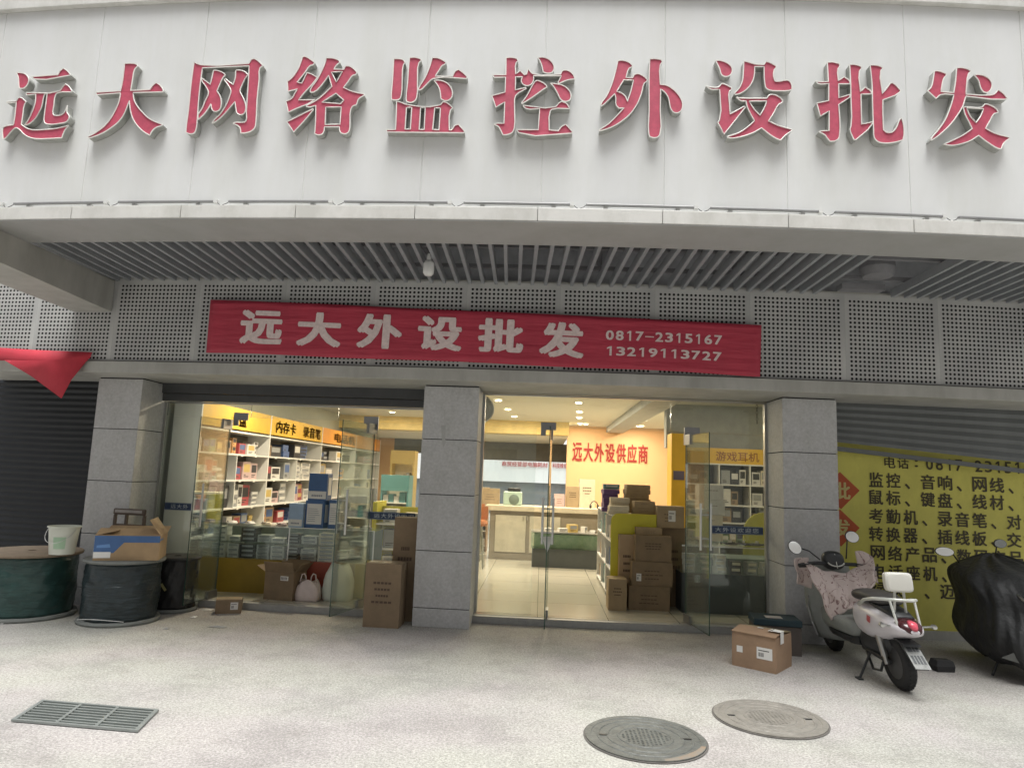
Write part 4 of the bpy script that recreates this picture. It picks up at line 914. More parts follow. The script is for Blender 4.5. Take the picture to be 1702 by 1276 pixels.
for (x, y, w_, h_, c) in ((-2.6, 12.4, .5, 1.5, 'teal'), (-1.95, 13.5, .6, 1.7, 'orange'), (-2.9, 14.4, .5, 2.0, 'yellow'), (-3.3, 12.6, .5, 1.25, 'grey'), (-1.35, 14.6, .5, 1.3, 'brown')):
    t = thing('display_rack', '%s tall display rack with stocked tiers, deep in the left room, %s one' % (c, ON[k]), 'display rack', (x, y, FZ)); k += 1
    gb('side_panel', pm(c), -w_/2, -w_/2+.03, -.2, .2, 0, h_, t); gb('side_panel', pm(c), w_/2-.03, w_/2, -.2, .2, 0, h_, t); gb('top_sign', pm(c), -w_/2, w_/2, -.21, -.18, h_-.28, h_, t)
    gb('back_board', pm('cream'), -w_/2+.03, w_/2-.03, .17, .2, 0, h_, t)
    n = int((h_-.3)/.3)
    for q in range(n):
        gb('tier', white_m, -w_/2+.03, w_/2-.03, -.2, .17, .1+q*.3, .12+q*.3, t)
        mb = MB(pm(random.choice(['white', 'cream', 'grey'])), pm(random.choice(['brown', 'teal', 'red']))); xx = -w_/2+.04
        while xx < w_/2-.12: ww = random.uniform(.06, .12); mb.m(random.randint(0, 1)); mb.box(xx, xx+ww-.008, -.15, .1, .121+q*.3, .121+q*.3+random.uniform(.1, .24), seg=1); xx += ww
        tag(mb.build('stock_row', t), kind='stuff')

# ------------------------------------------------------------------ reception counter, showcase, stools, back things
rc = thing('reception_counter', 'long beige counter with two cream cabinet doors in the depth of the shop', 'counter', (.2, 13.5, FZ))
gb('body', mat('counter_brown', (.30, .26, .20), .5), -1.16, 1.6, -.28, .3, 0, .90, rc)
gb('top', mat('counter_beige', (.62, .55, .42), .3), -1.25, 1.7, -.36, .36, .905, 1.0, rc, .006)
for a in (-1.05, -.4): gb('cabinet_door', mat('cabinet_cream', (.56, .52, .42), .4), a, a+.58, -.30, -.282, .14, .82, rc, .004)
for a in (-.52, .13-.6+.02): mb = MB(steel_m); mb.bar((a, -.32, .74), (a, -.32, .82), .008); mb.build('knob', rc)
gs = thing('glass_showcase', 'green lit glass showcase with dark base beside the reception counter', 'showcase', (.45, 12.5, FZ))
gb('base', mat('slate_base', (.07, .08, .085), .5), -.58, .75, -.2, .25, 0, .32, gs); gb('glass_box', glass_mat('green_showcase', (.84, .93, .87), .04), -.6, .77, -.22, .27, .325, .60, gs); gb('stock_band', mat('pale_green_goods', (.42, .50, .40), .6, scale=12, col2=(.25, .36, .26)), -.55, .72, -.05, .2, .326, .56, gs); gb('top_rim', steel_m, -.61, .78, -.23, .28, .602, .615, gs)
for k, (x, c, w_, h_) in enumerate(((-.3, 'white', .14, .05), (-.05, 'white', .16, .06), (.12, 'yellow', .17, .13), (.33, 'white', .06, .1), (.5, 'white', .08, .04), (.62, 'brown', .12, .04))):
    product('%s pack, %s from the left on top of the green showcase' % (c, ON[k]), w_, .12, h_, (.45+x, 12.45, FZ+.616), .2*k, c, 'grey', 'packs on the green showcase')
ct = 1.08
for k, (x, w_, h_, c) in enumerate(((.62, .24, .40, 'brown'), (.9, .3, .55, 'cream'), (.36, .2, .24, 'pink'), (-1.0, .35, .30, 'brown'))):
    carton('%s carton on the reception counter, %s' % (c, ['behind the glass door edge', 'highest, against the apricot wall', 'low, with pinkish side', 'at the left end'][k]), w_, .25, h_, (x, 13.75, ct), 0, pm(c) if c != 'brown' else card_m)
sp_ = thing('speaker', 'pale turquoise desktop speaker on the reception counter', 'speaker', (-.55, 13.55, ct))
mb = MB(mat('pale_turquoise', (.38, .50, .44), .4)); rbox(mb, .36, .25, .26); mb.build('cabinet', sp_, bevel=.02); mb = MB(mat('speaker_grille', (.12, .16, .14), .7)); mb.lathe([(0, -.015), (.08, -.01), (.10, 0), (.10, .01)], (.03, -.13, .11), axis='Y', seg=24); mb.build('cone', sp_, smooth='auto'); mb = MB(black_m); mb.box(-.1, .15, -.1, .0, .262, .33); mb.build('control_panel', sp_, bevel=.01)
hp = thing('headset', 'dark headset lying on the reception counter', 'headset', (1.02, 13.35, ct)); mb = MB(black_m); mb.path([(.07*math.cos(a/8*math.pi), 0, .05+.09*math.sin(a/8*math.pi)) for a in range(9)], .01, 6); mb.lathe([(0, -.02), (.035, -.02), (.035, .02), (0, .02)], (.07, 0, .04), axis='X', seg=12); mb.lathe([(0, -.02), (.035, -.02), (.035, .02), (0, .02)], (-.07, 0, .04), axis='X', seg=12); mb.build('headband', hp)
for k, (x, y) in enumerate(((-1.08, 11.9), (-1.22, 12.9))):
    t = thing('bar_stool', '%s bar stool with orange seat and chrome legs behind the middle pillar' % ['nearer', 'farther'][k], 'stool', (x, y, FZ))
    mb = MB(mat('orange_vinyl', (.45, .16, .06), .4)); mb.lathe([(0, .70), (.17, .70), (.19, .74), (.17, .79), (0, .80)], seg=24); mb.box(-.17, .17, .14, .18, .80, 1.02, seg=1); mb.build('seat', t, smooth='auto')
    for a in range(4):
        mb = MB(steel_m); q = a*math.pi/2+.78; mb.bar((.1*math.cos(q), .1*math.sin(q), .70), (.2*math.cos(q), .2*math.sin(q), 0), .012); mb.build('leg', t)
    mb = MB(steel_m); mb.path([(.165*math.cos(2*math.pi*i/20), .165*math.sin(2*math.pi*i/20), .24) for i in range(20)], .008, 6, True); mb.build('foot_ring', t)
fan = thing('wall_fan', 'white wall fan at the top left corner of the right glass front', 'fan', (-.80, 8.55, 2.46))
mb = MB(mat('fan_grey', (.38, .38, .36), .5)); mb.lathe([(.01, -.06), (.12, -.05), (.165, 0), (.15, .05), (0, .07)], seg=32, axis='Y'); mb.build('cage', fan, smooth='auto'); mb = MB(white_m); mb.path([(.17*math.cos(2*math.pi*i/32), 0, .17*math.sin(2*math.pi*i/32)) for i in range(32)], .008, 6, True); mb.build('guard_ring', fan); mb = MB(white_m); mb.box(-.05, .05, .05, .14, -.28, .05); mb.build('bracket', fan)

# ------------------------------------------------------------------ gondola with the yellow rounded end panel
go = thing('gondola_shelf', 'white gondola shelf with a tall yellow rounded end panel right of the entrance', 'shelf', (1.2, 9.05, FZ))
mb = MB(lime_m); q = []; W2, HH, rr = .29, 1.14, .10
for a in range(7): q.append((-W2+rr-rr*math.cos(a/6*math.pi/2), HH-rr+rr*math.sin(a/6*math.pi/2)))
q += [(W2, HH), (W2, 0), (-W2, 0)]
mb.loft([[(x, -.04, z) for x, z in q], [(x, -.015, z) for x, z in q]]); mb.build('end_panel', go, bevel=.004)
Lg = 2.2
for z in (.05, .40, .76, 1.10): gb('shelf_board', white_m, -.28, -.0, -.01, Lg, z, z+.02, go)
gb('centre_board', white_m, -.0, .02, -.01, Lg, 0, 1.10, go)
for y in (.72, 1.45, Lg-.02): gb('upright_panel', white_m, -.28, 0, y, y+.02, 0, 1.1, go)
for zi, z in enumerate((.07, .42, .78)):
    y = .02; j = 0
    while y < Lg-.15:
        wv = random.uniform(.11, .2)
        if any(y < u+.02 and y+wv > u for u in (.72, 1.45)): y += .06; continue
        c = random.choice(['white', 'grey', 'black', 'teal', 'brown', 'white', 'blue'])
        product('%s pack, %s along the %s tier of the gondola side' % (c, ON[min(j, 24)], ['bottom', 'middle', 'upper'][zi]), .2, wv-.01, random.uniform(.14, .29), (1.2-.14, 9.05+y+wv/2, FZ+z), 0, c, 'grey', 'packs in the gondola side', facing='-y' if 0 else '+x'); y += wv; j += 1
# piles standing on top of the gondola
k = 0
for (x, y, w_, h_, d_, n, m, nm) in ((.98, 9.9, .22, .062, .3, 5, 'purple', 'dark boxes'), (1.06, 9.5, .25, .07, .2, 3, 'cream', 'pale cartons'), (1.33, 9.75, .33, .065, .3, 6, 'brown', 'flat brown cartons'), (1.36, 9.3, .28, .09, .22, 2, 'brown', 'small brown cartons'), (1.02, 9.2, .26, .055, .2, 2, 'cream', 'thin cartons')):
    for q in range(n):
        t = carton('%s, %s from below in the %s on the gondola top' % (nm[:-2] if nm.endswith('es') else nm[:-1], ON[q], ['purple black pile', 'pale rear pile', 'tall rear pile', 'right front pile', 'left front pile'][k]), w_-.01*(q % 2), d_, h_-.003, (x+.006*((q*7) % 3-1), y, FZ+1.12+q*h_), .04*((q*5) % 3-1), pm(m) if m != 'brown' else card_m, 'flat cartons piled on the gondola', lines=1, tape=False)
    k += 1
product('silver blue flat case on top of the purple black pile', .22, .2, .07, (.99, 9.9, FZ+1.12+.311), 0, 'teal', 'silver')
# cartons piled in front of the gondola
def C2(label, px0, px1, py0, py1, y, d, m=card_m, **kw):
    xa, za = aY(px0, py1, y, False); xb, zb = aY(px1, py0, y, False)
    return carton(label, xb-xa, d, kw.pop('h', zb-za), ((xa+xb)/2, y+d/2, kw.pop('z', za)), kw.pop('rz', 0), m, **kw)
C2('large brown strapped carton at the bottom of the pile inside the entrance', 1045, 1113, 978, 1021, 8.72, .36, card3_m, z=FZ, h=.285, group=None)
C2('large brown carton with label, second in the pile inside the entrance', 1050, 1118, 936, 977, 8.74, .36, card3_m, z=FZ+.287, h=.29, sticker=(-.33, .35, .06, .09))
C2('large brown carton, third in the pile inside the entrance', 1056, 1116, 893, 936, 8.76, .34, card3_m, z=FZ+.579, h=.31)
C2('shallow brown carton on top of the large pile inside the entrance', 1058, 1100, 880, 893, 8.86, .24, card_m, z=FZ+.891, h=.09)
C2('pale carton with white label on the rear corner of the pile', 1092, 1137, 847, 884, 9.0, .3, card_m, z=FZ+.983, h=.27, sticker=(.05, .55, .09, .14))
bx2 = C2('brown carton carrying the rear pile, hidden behind the large cartons', 1100, 1140, 884, 1000, 9.08, .3, card3_m, z=FZ, h=.98)
C2('small brown carton on the floor left of the large pile', 1011, 1042, 961, 1010, 8.62, .28, card_m, z=FZ, h=.37)
C2('upright strapped carton behind the small floor carton', 1028, 1056, 905, 960, 8.92, .10, card2_m, z=FZ, h=.88)
# ------------------------------------------------------------------ right shelf wall and dark counter
rs = thing('wall_shelf', 'white wall shelf under a yellow lettered header at the right of the shop', 'shelf', (2.9, 11.0, FZ))
gb('end_column', yel_m, -.86, -.64, -.02, .35, 0, 2.33, rs); gb('column_sign', mat('violet_sign', (.12, .10, .16), .5), -.83, -.66, -.026, -.022, 1.60, 1.74, rs)
gb('header_board', yel_m, -.62, 1.2, 0, .02, 1.88, 2.12, rs); gb('back_board', mat('shelf_back', (.12, .11, .095), .7), -.62, 1.2, .34, .35, 0, 2.12, rs)
for z in (.6, .95, 1.22, 1.54, 1.86): gb('shelf_board', white_m, -.62, 1.2, 0, .34, z, z+.02, rs)
for x in (-.63, -.12, .36, .84): gb('upright_panel', white_m, x, x+.02, .001, .34, 0, 2.12, rs)
a = aY(1190, 769, 10.99, False); b = aY(1262, 752, 10.99, False)
text_obj('header_character', '游戏耳机', a[0]-2.9, b[0]-2.9, 1.92, 2.07, lambda u, z: (u, -.003, z), mat('header_brown', (.25, .09, .01), .6), rs, off=.01)
k = 0
for zi, z in enumerate((.62, .97, 1.24, 1.56)):
    nn = 0
    for ci, x0 in enumerate((-.60, -.09, .39, .87)):
        x = x0+.02
        while x < x0+.36:
            wv = random.uniform(.1, .17); c = random.choice(['cream', 'white', 'brown', 'grey', 'black', 'green', 'white'])
            if x+wv > x0+.44: break
            nn += 1
            product('%s headphone box, %s from the left on the %s shelf of the right wall' % (c, ON[nn-1], ['lowest', 'second', 'third', 'top'][zi]), wv-.01, .2, random.uniform(.15, .25), (2.9+x+wv/2, 11.16, FZ+z), 0, c, random.choice(['grey', 'white', 'black']), 'goods on the right wall shelf'); x += wv
dc = thing('dark_counter', 'dark slate counter with glass top behind the right glass front', 'counter', (2.35, 9.3, FZ))
gb('body', mat('slate_front', (.045, .055, .06), .5, var=.15), -.6, .85, -.6, .6, 0, .47, dc); gb('plinth', black_m, -.57, .82, -.57, .57, -.0, .0+.001, dc) if 0 else None
gb('glass_case', glass2_m, -.6, .85, -.6, .6, .472, .80, dc); gb('top_rim', steel_m, -.6, .85, -.61, -.595, .79, .805, dc); gb('inner_shelf', mat('counter_back', (.16, .20, .19), .5), -.58, .83, .0, .58, .472, .60, dc)
for j in range(7):
    c = ['white', 'green', 'white', 'black', 'grey', 'white', 'black'][j]
    for q in range(3 if j < 3 else 2): product('%s pack, %s up in the %s pile in the dark glass counter' % (c, ON[q], ON[j]), .13, .14, .07, (1.87+j*.19, 8.88, FZ+.473+q*.072), .1*((j+q) % 3-1), c, 'cream', 'packs in the dark counter')
for k, (x, y, w_, h_, c) in enumerate(((2.17, 9.5, .3, .16, 'cream'), (2.17, 9.5, .3, .18, 'cream'), (2.18, 9.5, .34, .20, 'white'), (2.17, 9.5, .32, .20, 'white'))):
    carton('%s carton, %s from below in the pile on the dark counter' % (c, ON[k]), w_, .25, h_-.004, (x+.1, y, FZ+.81+[0, .16, .34, .54][k]), 0, pm(c), 'cartons on the dark counter', lines=1, tape=False)
ly = thing('lime_screen', 'lime rounded screen panel standing behind the dark counter', 'panel', (3.05, 10.1, FZ)); mb = MB(mat('dull_lime', (.32, .31, .04), .5))
q = [(-.15+.3-.3*math.cos(a/6*math.pi/2), .88+.3*math.sin(a/6*math.pi/2)) for a in range(7)]+[(.9, 1.18), (.9, 0), (-.15, 0)]
mb.loft([[(x, 0, z) for x, z in q], [(x, .03, z) for x, z in q]]); mb.build('panel', ly); gb('edge_strip', white_m, .9, .93, -.01, .04, 0, 1.18, ly)
for k in range(5):
    t = thing('packaged_gadget', 'dark cable bundle, %s from the left on the dark counter top' % ON[k], 'gadget', (2.4+k*.17, 8.95, FZ+.806), k)
    mb = MB(black_m); mb.path([((.05+.004*q)*math.cos(q*.9), (.05+.004*q)*math.sin(q*.9), .012+.004*(q % 4)) for q in range(18)], .008, 5); mb.build('cable_loop', t); mb = MB(pm('white')); mb.box(-.02, .02, -.01, .01, .03, .06, seg=1); mb.build('tag', t)

# ================================================================== ON THE PAVEMENT
# cable drums
wood_m = mat('worn_plywood', (.22, .17, .12), .8, var=.2, scale=9); wrap_m = mat('green_wrapped_cable', (.022, .055, .050), .3, var=.4, scale=6, bump=1.0, bscale=7, fold=(.5, .5, 2.2)); wrapd_m = mat('dark_wrapped_cable', (.020, .030, .034), .34, var=.4, scale=7, bump=1.0, bscale=9, fold=(.5, .5, 3))
flange_m = mat('grey_flange', (.17, .18, .17), .7, var=.15, scale=8)
def drum(label, x, y, R_, h, m, top=wood_m, r_in=None):
    t = thing('cable_drum', label, 'cable drum', (x, y, 0), group='cable drums left of the shop')
    r_in = r_in or R_*.93
    mb = MB(flange_m); mb.lathe([(0, 0), (R_, 0), (R_+.008, .02), (R_, .04), (0, .04)], seg=48); mb.build('lower_flange', t, smooth='auto')
    mb = MB(m); rings = []
    for i in range(22):
        z = .04+(h-.07)*i/21; ring = []
        for k in range(56):
            a = 2*math.pi*k/56; r = r_in*(1-.02*abs(i-10)/10)+.006*math.sin(a*7+z*16)+.005*math.sin(a*17-z*31)+.004*(i % 2)
            ring.append((r*math.cos(a), r*math.sin(a), z))
        rings.append(ring)
    mb.loft(rings); mb.build('wound_cable', t, smooth=True)
    mb = MB(top); mb.lathe([(.04, h-.032), (R_, h-.032), (R_+.008, h-.015), (R_, h), (.04, h), (.04, h-.032)], seg=48, cap=False); mb.build('upper_flange', t, smooth='auto')
    mb = MB(dark_m); mb.lathe([(0, h-.03), (.04, h-.03)], seg=16, cap=False); mb.build('hub_hole', t)
    return t
drum('largest cable drum wrapped in green film at the left picture edge, carrying the white bucket', -5.42, 7.28, .47, .665, wrap_m)
d2 = drum('cable drum with dark wrapped cable under the open blue printed box', -4.37, 7.24, .385, .64, wrapd_m, flange_m)
mb = MB(white_m); mb.path([(.38*math.cos(a)*1.01, .38*math.sin(a)*1.01, .05+.03*math.sin((a+2.3)*2.2)) for a in [RAD(-130+6*i) for i in range(14)]], .003, 5); mb.build('loose_wire', d2)
d3 = drum('small black cable drum with a yellow tag, behind the other drums beside the glass', -4.13, 7.86, .25, .60, mat('black_cable', (.014, .014, .015), .5, bump=.5, bscale=20), mat('black_flange', (.03, .03, .03), .6))
x, z = aY(273, 975, 7.62, False); mb = MB(mat('yellow_tag', (.35, .33, .15), .6)); M4 = Matrix.Translation((x+4.13, 7.6-7.86, z)) @ Matrix.Rotation(.9, 4, 'Y'); mb.box(-.045, .045, 0, .002, -.014, .014, seg=1, M=M4); mb.build('yellow_tag', d3)
# bucket
t = thing('bucket', 'white plastic bucket with wire handle on the green wrapped cable drum', 'bucket', (-4.97, 7.10, .667))
mb = MB(mat('bucket_plastic', (.62, .64, .56), .4, var=.05)); mb.lathe([(0, 0), (.115, 0), (.142, .27), (.155, .272), (.156, .285), (.141, .285), (.138, .27), (.11, .01), (0, .01)], seg=40, cap=False); mb.build('pail', t, smooth='auto')
mb = MB(steel_m); mb.path([(-.148*math.cos(a), -.04-.125*math.sin(a), .25-.13*math.sin(a)) for a in [math.pi*i/16 for i in range(17)]], .003, 6); mb.build('handle', t)
mb = MB(mat('faded_green_print', (.36, .52, .36), .5)); 
mb.grid(lambda u, v: (.1305*math.cos(RAD(-95+50*u))*(.93+.12*v), .1305*math.sin(RAD(-95+50*u))*(.93+.12*v), .06+.12*v), 10, 2); mb.build('printed_patch', t)
# open box on the drum
open_carton('open cardboard box with blue printed side lying on the dark cable drum', .60, .44, .25, (-4.29, 7.20, .642), RAD(20), mat('cardboard_tan', (.36, .25, .14), .8, var=.12, scale=6), (2.85, .25, 2.9, 2.2), blue=True)
# chair back behind the drums
t = thing('chair', 'brown chair with open back rest standing against the left pillar behind the drums', 'chair', (-4.60, 7.62, 0), -.1)
br_m = mat('dark_brown_wood', (.085, .06, .045), .5); mb = MB(br_m)
mb.box(-.2, .2, -.02, .01, 1.05, 1.12, seg=1); mb.build('top_rail', t, bevel=.02); mb = MB(mat('rail_highlight', (.30, .28, .26), .4)); mb.box(-.17, .16, -.024, -.0205, 1.075, 1.105, seg=1); mb.build('rail_highlight_strip', t)  # highlight along the top rail is painted as a pale strip
for x in (-.19, -.05, .17): mb = MB(br_m); mb.box(x, x+.028, -.015, .012, .45, 1.05, seg=1); mb.build('back_post', t)
for x in (-.19, .17): mb = MB(br_m); mb.box(x, x+.028, -.015, .012, 0, .448, seg=1); mb.build('leg', t)
mb = MB(br_m); mb.box(-.165, .165, -.008, .005, .88, .95, seg=1); mb.build('back_slat', t); mb = MB(br_m); mb.box(-.16, .168, -.03, .1, .44, .47, seg=1); mb.build('seat', t)
# cartons at the right of the entrance
B0 = Vector((2.125, 6.424)); ang = math.atan2(-.25, .32)
cxy = B0+Vector((-.41/2*math.cos(ang), -.41/2*math.sin(ang)))+Vector((-math.sin(ang), math.cos(ang)))*.20
t = carton('cardboard box with white shipping labels on the pavement beside the silver scooter', .40, .40, .30, (cxy.x, cxy.y, 0), ang, mat('cardboard_warm', (.31, .205, .13), .82, var=.12, scale=5, bump=.1, bscale=60), sticker=(.25, .52, .14, .10), printed=False, tape=False)
y = -.2035
mb = MB(mat('cardboard_warm', (.31, .205, .13))); h = .30
mb.loft([[(-.205, -.21, h+.004), (.205, -.21, h+.004), (.20, -.02, h+.035), (-.20, -.02, h+.035)], [(-.205, -.21, h+.010), (.205, -.21, h+.010), (.20, -.02, h+.041), (-.20, -.02, h+.041)]]); mb.build('flap', t)
mb = MB(mat('cardboard_olive', (.24, .20, .12), .8)); mb.loft([[(-.20, .20, h+.003), (.20, .20, h+.003), (.20, -.01, h+.03), (-.20, -.01, h+.03)], [(-.20, .20, h+.008), (.20, .20, h+.008), (.20, -.01, h+.036), (-.20, -.01, h+.036)]]); mb.build('flap', t)
mb = MB(paper_m); mb.box(-.155, -.10, y-.001, y, .13, .185, seg=1); mb.box(-.02, .03, -.06, -.03, h+.042, h+.044, seg=1); mb.build('small_label', t)
mb = MB(paper_m, inkb_m)
for q in range(3): mb.m(q % 2); mb.box(.10+q*.012, .112+q*.012, -.12, .0, h+.042, h+.0435, seg=1)
mb.m(0); mb.box(.135, .215, -.115, -.02, h+.0445, h+.046, seg=1); mb.box(.2105, .212, -.11, -.03, h-.06, h+.045, seg=1); mb.build('fragile_tape', t)
xb, yb = aZ(1285, 1075, 0)
t = carton('dark box with teal lid behind the labelled box, against the right pillar', .44, .32, .27, (2.40, 7.30, 0), -.12, mat('box_shadow_brown', (.09, .075, .065), .8), printed=False, tape=False)
mb = MB(mat('teal_lid', (.010, .032, .042), .6)); mb.box(-.23, .23, -.17, .17, .272, .335, seg=1); mb.build('lid', t, bevel=.008)
mb = MB(mat('pale_leaflet', (.45, .42, .40), .6)); mb.box(-.10, .06, -.10, .02, .336, .339, seg=1); mb.build('leaflet', t)

# drain grate and manhole covers
cast_m = mat('cast_iron', (.13, .135, .125), .55, .3, var=.25, scale=14, bump=.4, bscale=60)
cast2_m = mat('worn_cast_iron', (.23, .215, .19), .6, .2, var=.2, scale=12, bump=.4, bscale=60)
def manhole(label, px, py, R_, m, rust=False, ang=0):
    x, y = aZ(px, py, 0); t = thing('manhole_cover', label, 'manhole cover', (x, y, 0.004), ang, group='round manhole covers in the pavement')
    mb = MB(mat('seam_dirt', (.12, .11, .10), .9)); mb.lathe([(0, .0), (R_+.012, .0), (R_+.012, .002), (0, .002)], seg=64, cap=False); mb.build('seam', t)
    mb = MB(m); prof = [(0, .006), (R_*.42, .006), (R_*.43, .010), (R_*.46, .010), (R_*.47, .006), (R_*.60, .006), (R_*.61, .010), (R_*.64, .010), (R_*.65, .006), (R_*.76, .006), (R_*.77, .010), (R_*.80, .010), (R_*.81, .006), (R_*.90, .006), (R_*.91, .010), (R_, .010), (R_, 0.0)]
    mb.lathe(prof, seg=64, cap=False); mb.build('cover', t, smooth='auto')
    mb = MB(m)
    for i in range(-5, 6):
        for j in range(-5, 6):
            if math.hypot(i, j) < 5.3: mb.box(i*R_*.072-.007, i*R_*.072+.007, j*R_*.072-.004, j*R_*.072+.004, .0062, .0095, seg=1)
    tag(mb.build('tread_pattern', t), kind='stuff')
    mb = MB(black_m)
    for s in (-1, 1): mb.box(s*R_*.70-.03, s*R_*.70+.03, -.008, .008, .0062, .0108, seg=1)
    mb.build('lifting_slot', t)
    if rust:
        mb = MB(mat('rust_patch', (.25, .175, .11), .8, scale=22, col2=(.19, .18, .16))); mb.grid(lambda u, v: (R_*(.92+.07*v-.05*math.sin(3.1*u)*(1-v))*math.cos(RAD(-80+62*u)), R_*(.92+.07*v-.05*math.sin(3.1*u)*(1-v))*math.sin(RAD(-80+62*u)), .0104), 16, 2); mb.build('rust_patch', t)
manhole('nearer round manhole cover, darker, with a rusty lower right rim', 1072, 1227, .385, cast_m, True)
manhole('farther round manhole cover, brownish and worn', 1279, 1194, .385, cast2_m)
gt = thing('drain_grate', 'rectangular steel drain grate set in the pavement at lower left', 'drain grate', (-2.89, 4.56, .004), RAD(-4))
mb = MB(mat('drain_dark', (.10, .11, .10), .9)); mb.face([(-.38+.165*.28, -.165, .0005), (.38+.165*.28, -.165, .0005), (.38-.165*.28, .165, .0005), (-.38-.165*.28, .165, .0005)]); mb.build('pit', gt)
gm_ = mat('galvanised_grate', (.26, .28, .27), .45, .4)
mb = MB(gm_); sk = -.10
def sx_(x, y): return x+y*(-.28)
def skb(x0, x1, y0, y1, z0, z1):
    mb.add([(sx_(x, y), y, z) for z in (z0, z1) for x, y in ((x0, y0), (x1, y0), (x1, y1), (x0, y1))], [(0, 1, 2, 3), (4, 5, 6, 7), (0, 1, 5, 4), (1, 2, 6, 5), (2, 3, 7, 6), (3, 0, 4, 7)])
skb(-.40, .40, -.175, -.155, .001, .014); skb(-.40, .40, .155, .175, .001, .014); skb(-.40, -.375, -.155, .155, .001, .014); skb(.375, .40, -.155, .155, .001, .014)
mb.build('grate_frame', gt)
mb = MB(gm_)
for i in range(7): skb(-.374, .374, -.132+i*.042, -.116+i*.042, .002, .011)
mb.build('grate_bars', gt)
for x in (-.13, .12): mb = MB(gm_); skb(x, x+.02, -.154, .154, .0115, .0135); mb.build('cross_bar', gt)
gt.scale = (1.07, 1.05, 1)
# litter and a small black block
x, y = aZ(1572, 1117, 0)
t = thing('rubber_wedge', 'small black block on the pavement between the two scooters', 'block', (x, y+.06, 0), .1); mb = MB(rubber_m); mb.loft([[(-.085, -.06, 0), (.085, -.06, 0), (.085, .06, 0), (-.085, .06, 0)], [(-.09, -.065, .05), (.09, -.065, .05), (.09, .065, .05), (-.09, .065, .05)], [(-.075, -.05, .105), (.08, -.05, .10), (.08, .05, .10), (-.075, .05, .105)]]); mb.build('block_body', t, bevel=.006)
for k, (px, py, w_) in enumerate(((322, 1026, .035), (345, 1014, .07), (2, 1036, .05), (277, 1045, .03), (362, 1042, .10))):
    x, y = aZ(px, py, 0); mb = MB(paper_m if k < 3 else mat('grey_litter', (.3, .3, .29), .8))
    mb.add([(-w_, -.02, .003), (w_*.8, -.03, .004), (w_, .025, .012), (-w_*.6, .03, .006), (0, 0, .018)], [(0, 1, 4), (1, 2, 4), (2, 3, 4), (3, 0, 4)])
    o = mb.build('paper_scrap'); o.location = (x, y, .004); tag(o, 'scrap of %s litter %s' % ('white' if k < 3 else 'grey', ['near the door by the small drum', 'long, at the doorstep of the left glass', 'at the left picture edge before the drum', 'dull, on the pavement in front of the drums', 'flat, in front of the small carton'][k]), 'litter')

# ------------------------------------------------------------------ the silver scooter
SO = Vector((3.08, 6.165, 0)); SA = RAD(91)
sco = thing('electric_scooter', 'silver grey scooter with pale flowered lap apron parked in front of the yellow poster', 'scooter', SO, SA)
LEAN = .13
def sh(m):
    m.v = [(x, y+LEAN*z, z) for x, y, z in m.v]; return m
def ell(x, z, hw, hh, n=20, p=.8, yc=0):
    r = []
    for k in range(n):
        a = 2*math.pi*k/n; c, s_ = math.cos(a), math.sin(a)
        r.append((x, yc+hw*math.copysign(abs(c)**p, c), z+hh*math.copysign(abs(s_)**p, s_)))
    return r
def part(mb, nm, par=sco, **k): return sh(mb).build(nm, par, **k)
dkp = mat('dark_scooter_plastic', (.028, .030, .032), .45, bump=.05); grn = mat('grey_green_fairing', (.25, .265, .25), .5, var=.12, scale=5)
def wheel(par, x, R_, w_, steer=0):
    mb = MB(rubber_m); prof = []
    for i in range(13):
        a = math.pi*(i/12); prof.append((R_-.045+.045*math.sin(a)**.7, -w_/2*math.cos(a)))
    prof = [(R_-.085, -w_/2+.01)]+prof+[(R_-.085, w_/2-.01)]
    mb.lathe(prof, (x, 0, R_), seg=40, axis='Y', cap=False)
    for k in range(36):                                   # tread blocks
        a = 2*math.pi*k/36
        for s in (-1, 1):
            M_ = Matrix.Translation((x, 0, R_)) @ Matrix.Rotation(a+s*.04, 4, 'Y') @ Matrix.Translation((R_-.001, s*w_*.17, 0)); mb.box(-.004, .004, -w_*.1, w_*.1, -.009, .009, seg=1, M=M_)
    W = sh(mb).build('wheel', par, smooth='auto')
    mb = MB(mat('hub_motor_grey', (.12, .12, .12), .4, .6)); mb.lathe([(0, -.055), (.05, -.055), (.09, -.045), (R_-.08, -.04), (R_-.075, .04), (.09, .045), (.05, .055), (0, .055)], (x, 0, R_), seg=32, axis='Y', cap=False); sh(mb).build('hub', W, smooth='auto')
    return W
wheel(sco, 0.0, .215, .10); wheel(sco, 1.30, .215, .09)
mb = MB(silver_m); mb.loft([ell(-.36, .530, .02, .012), ell(-.34, .525, .07, .030), ell(-.28, .530, .115, .055), ell(-.18, .535, .150, .085), ell(-.04, .530, .172, .125), ell(.10, .515, .185, .155), ell(.24, .51, .185, .160), ell(.36, .52, .170, .150), ell(.43, .53, .135, .120), ell(.455, .535, .07, .06)]); part(mb, 'rear_body', smooth=True, sub=1)
mb = MB(dkp); mb.loft([ell(-.24, .615, .07, .02), ell(-.1, .640, .10, .03), ell(.05, .66, .11, .03), ell(.16, .67, .10, .02)]); part(mb, 'rear_tray', smooth=True)
mb = MB(mat('seat_vinyl', (.05, .047, .045), .5, bump=.1)); mb.loft([ell(-.05, .705, .10, .030), ell(.02, .72, .135, .048), ell(.15, .725, .150, .055), ell(.30, .715, .150, .058), ell(.42, .70, .135, .055), ell(.50, .685, .09, .035)]); part(mb, 'seat', smooth=True, sub=1)
mb = MB(dkp); mb.loft([ell(.46, .30, .10, .10), ell(.32, .33, .13, .11), ell(.12, .34, .12, .10), ell(0, .36, .08, .08)]); part(mb, 'battery_box', smooth=True)
mb = MB(dkp); sgn = 1
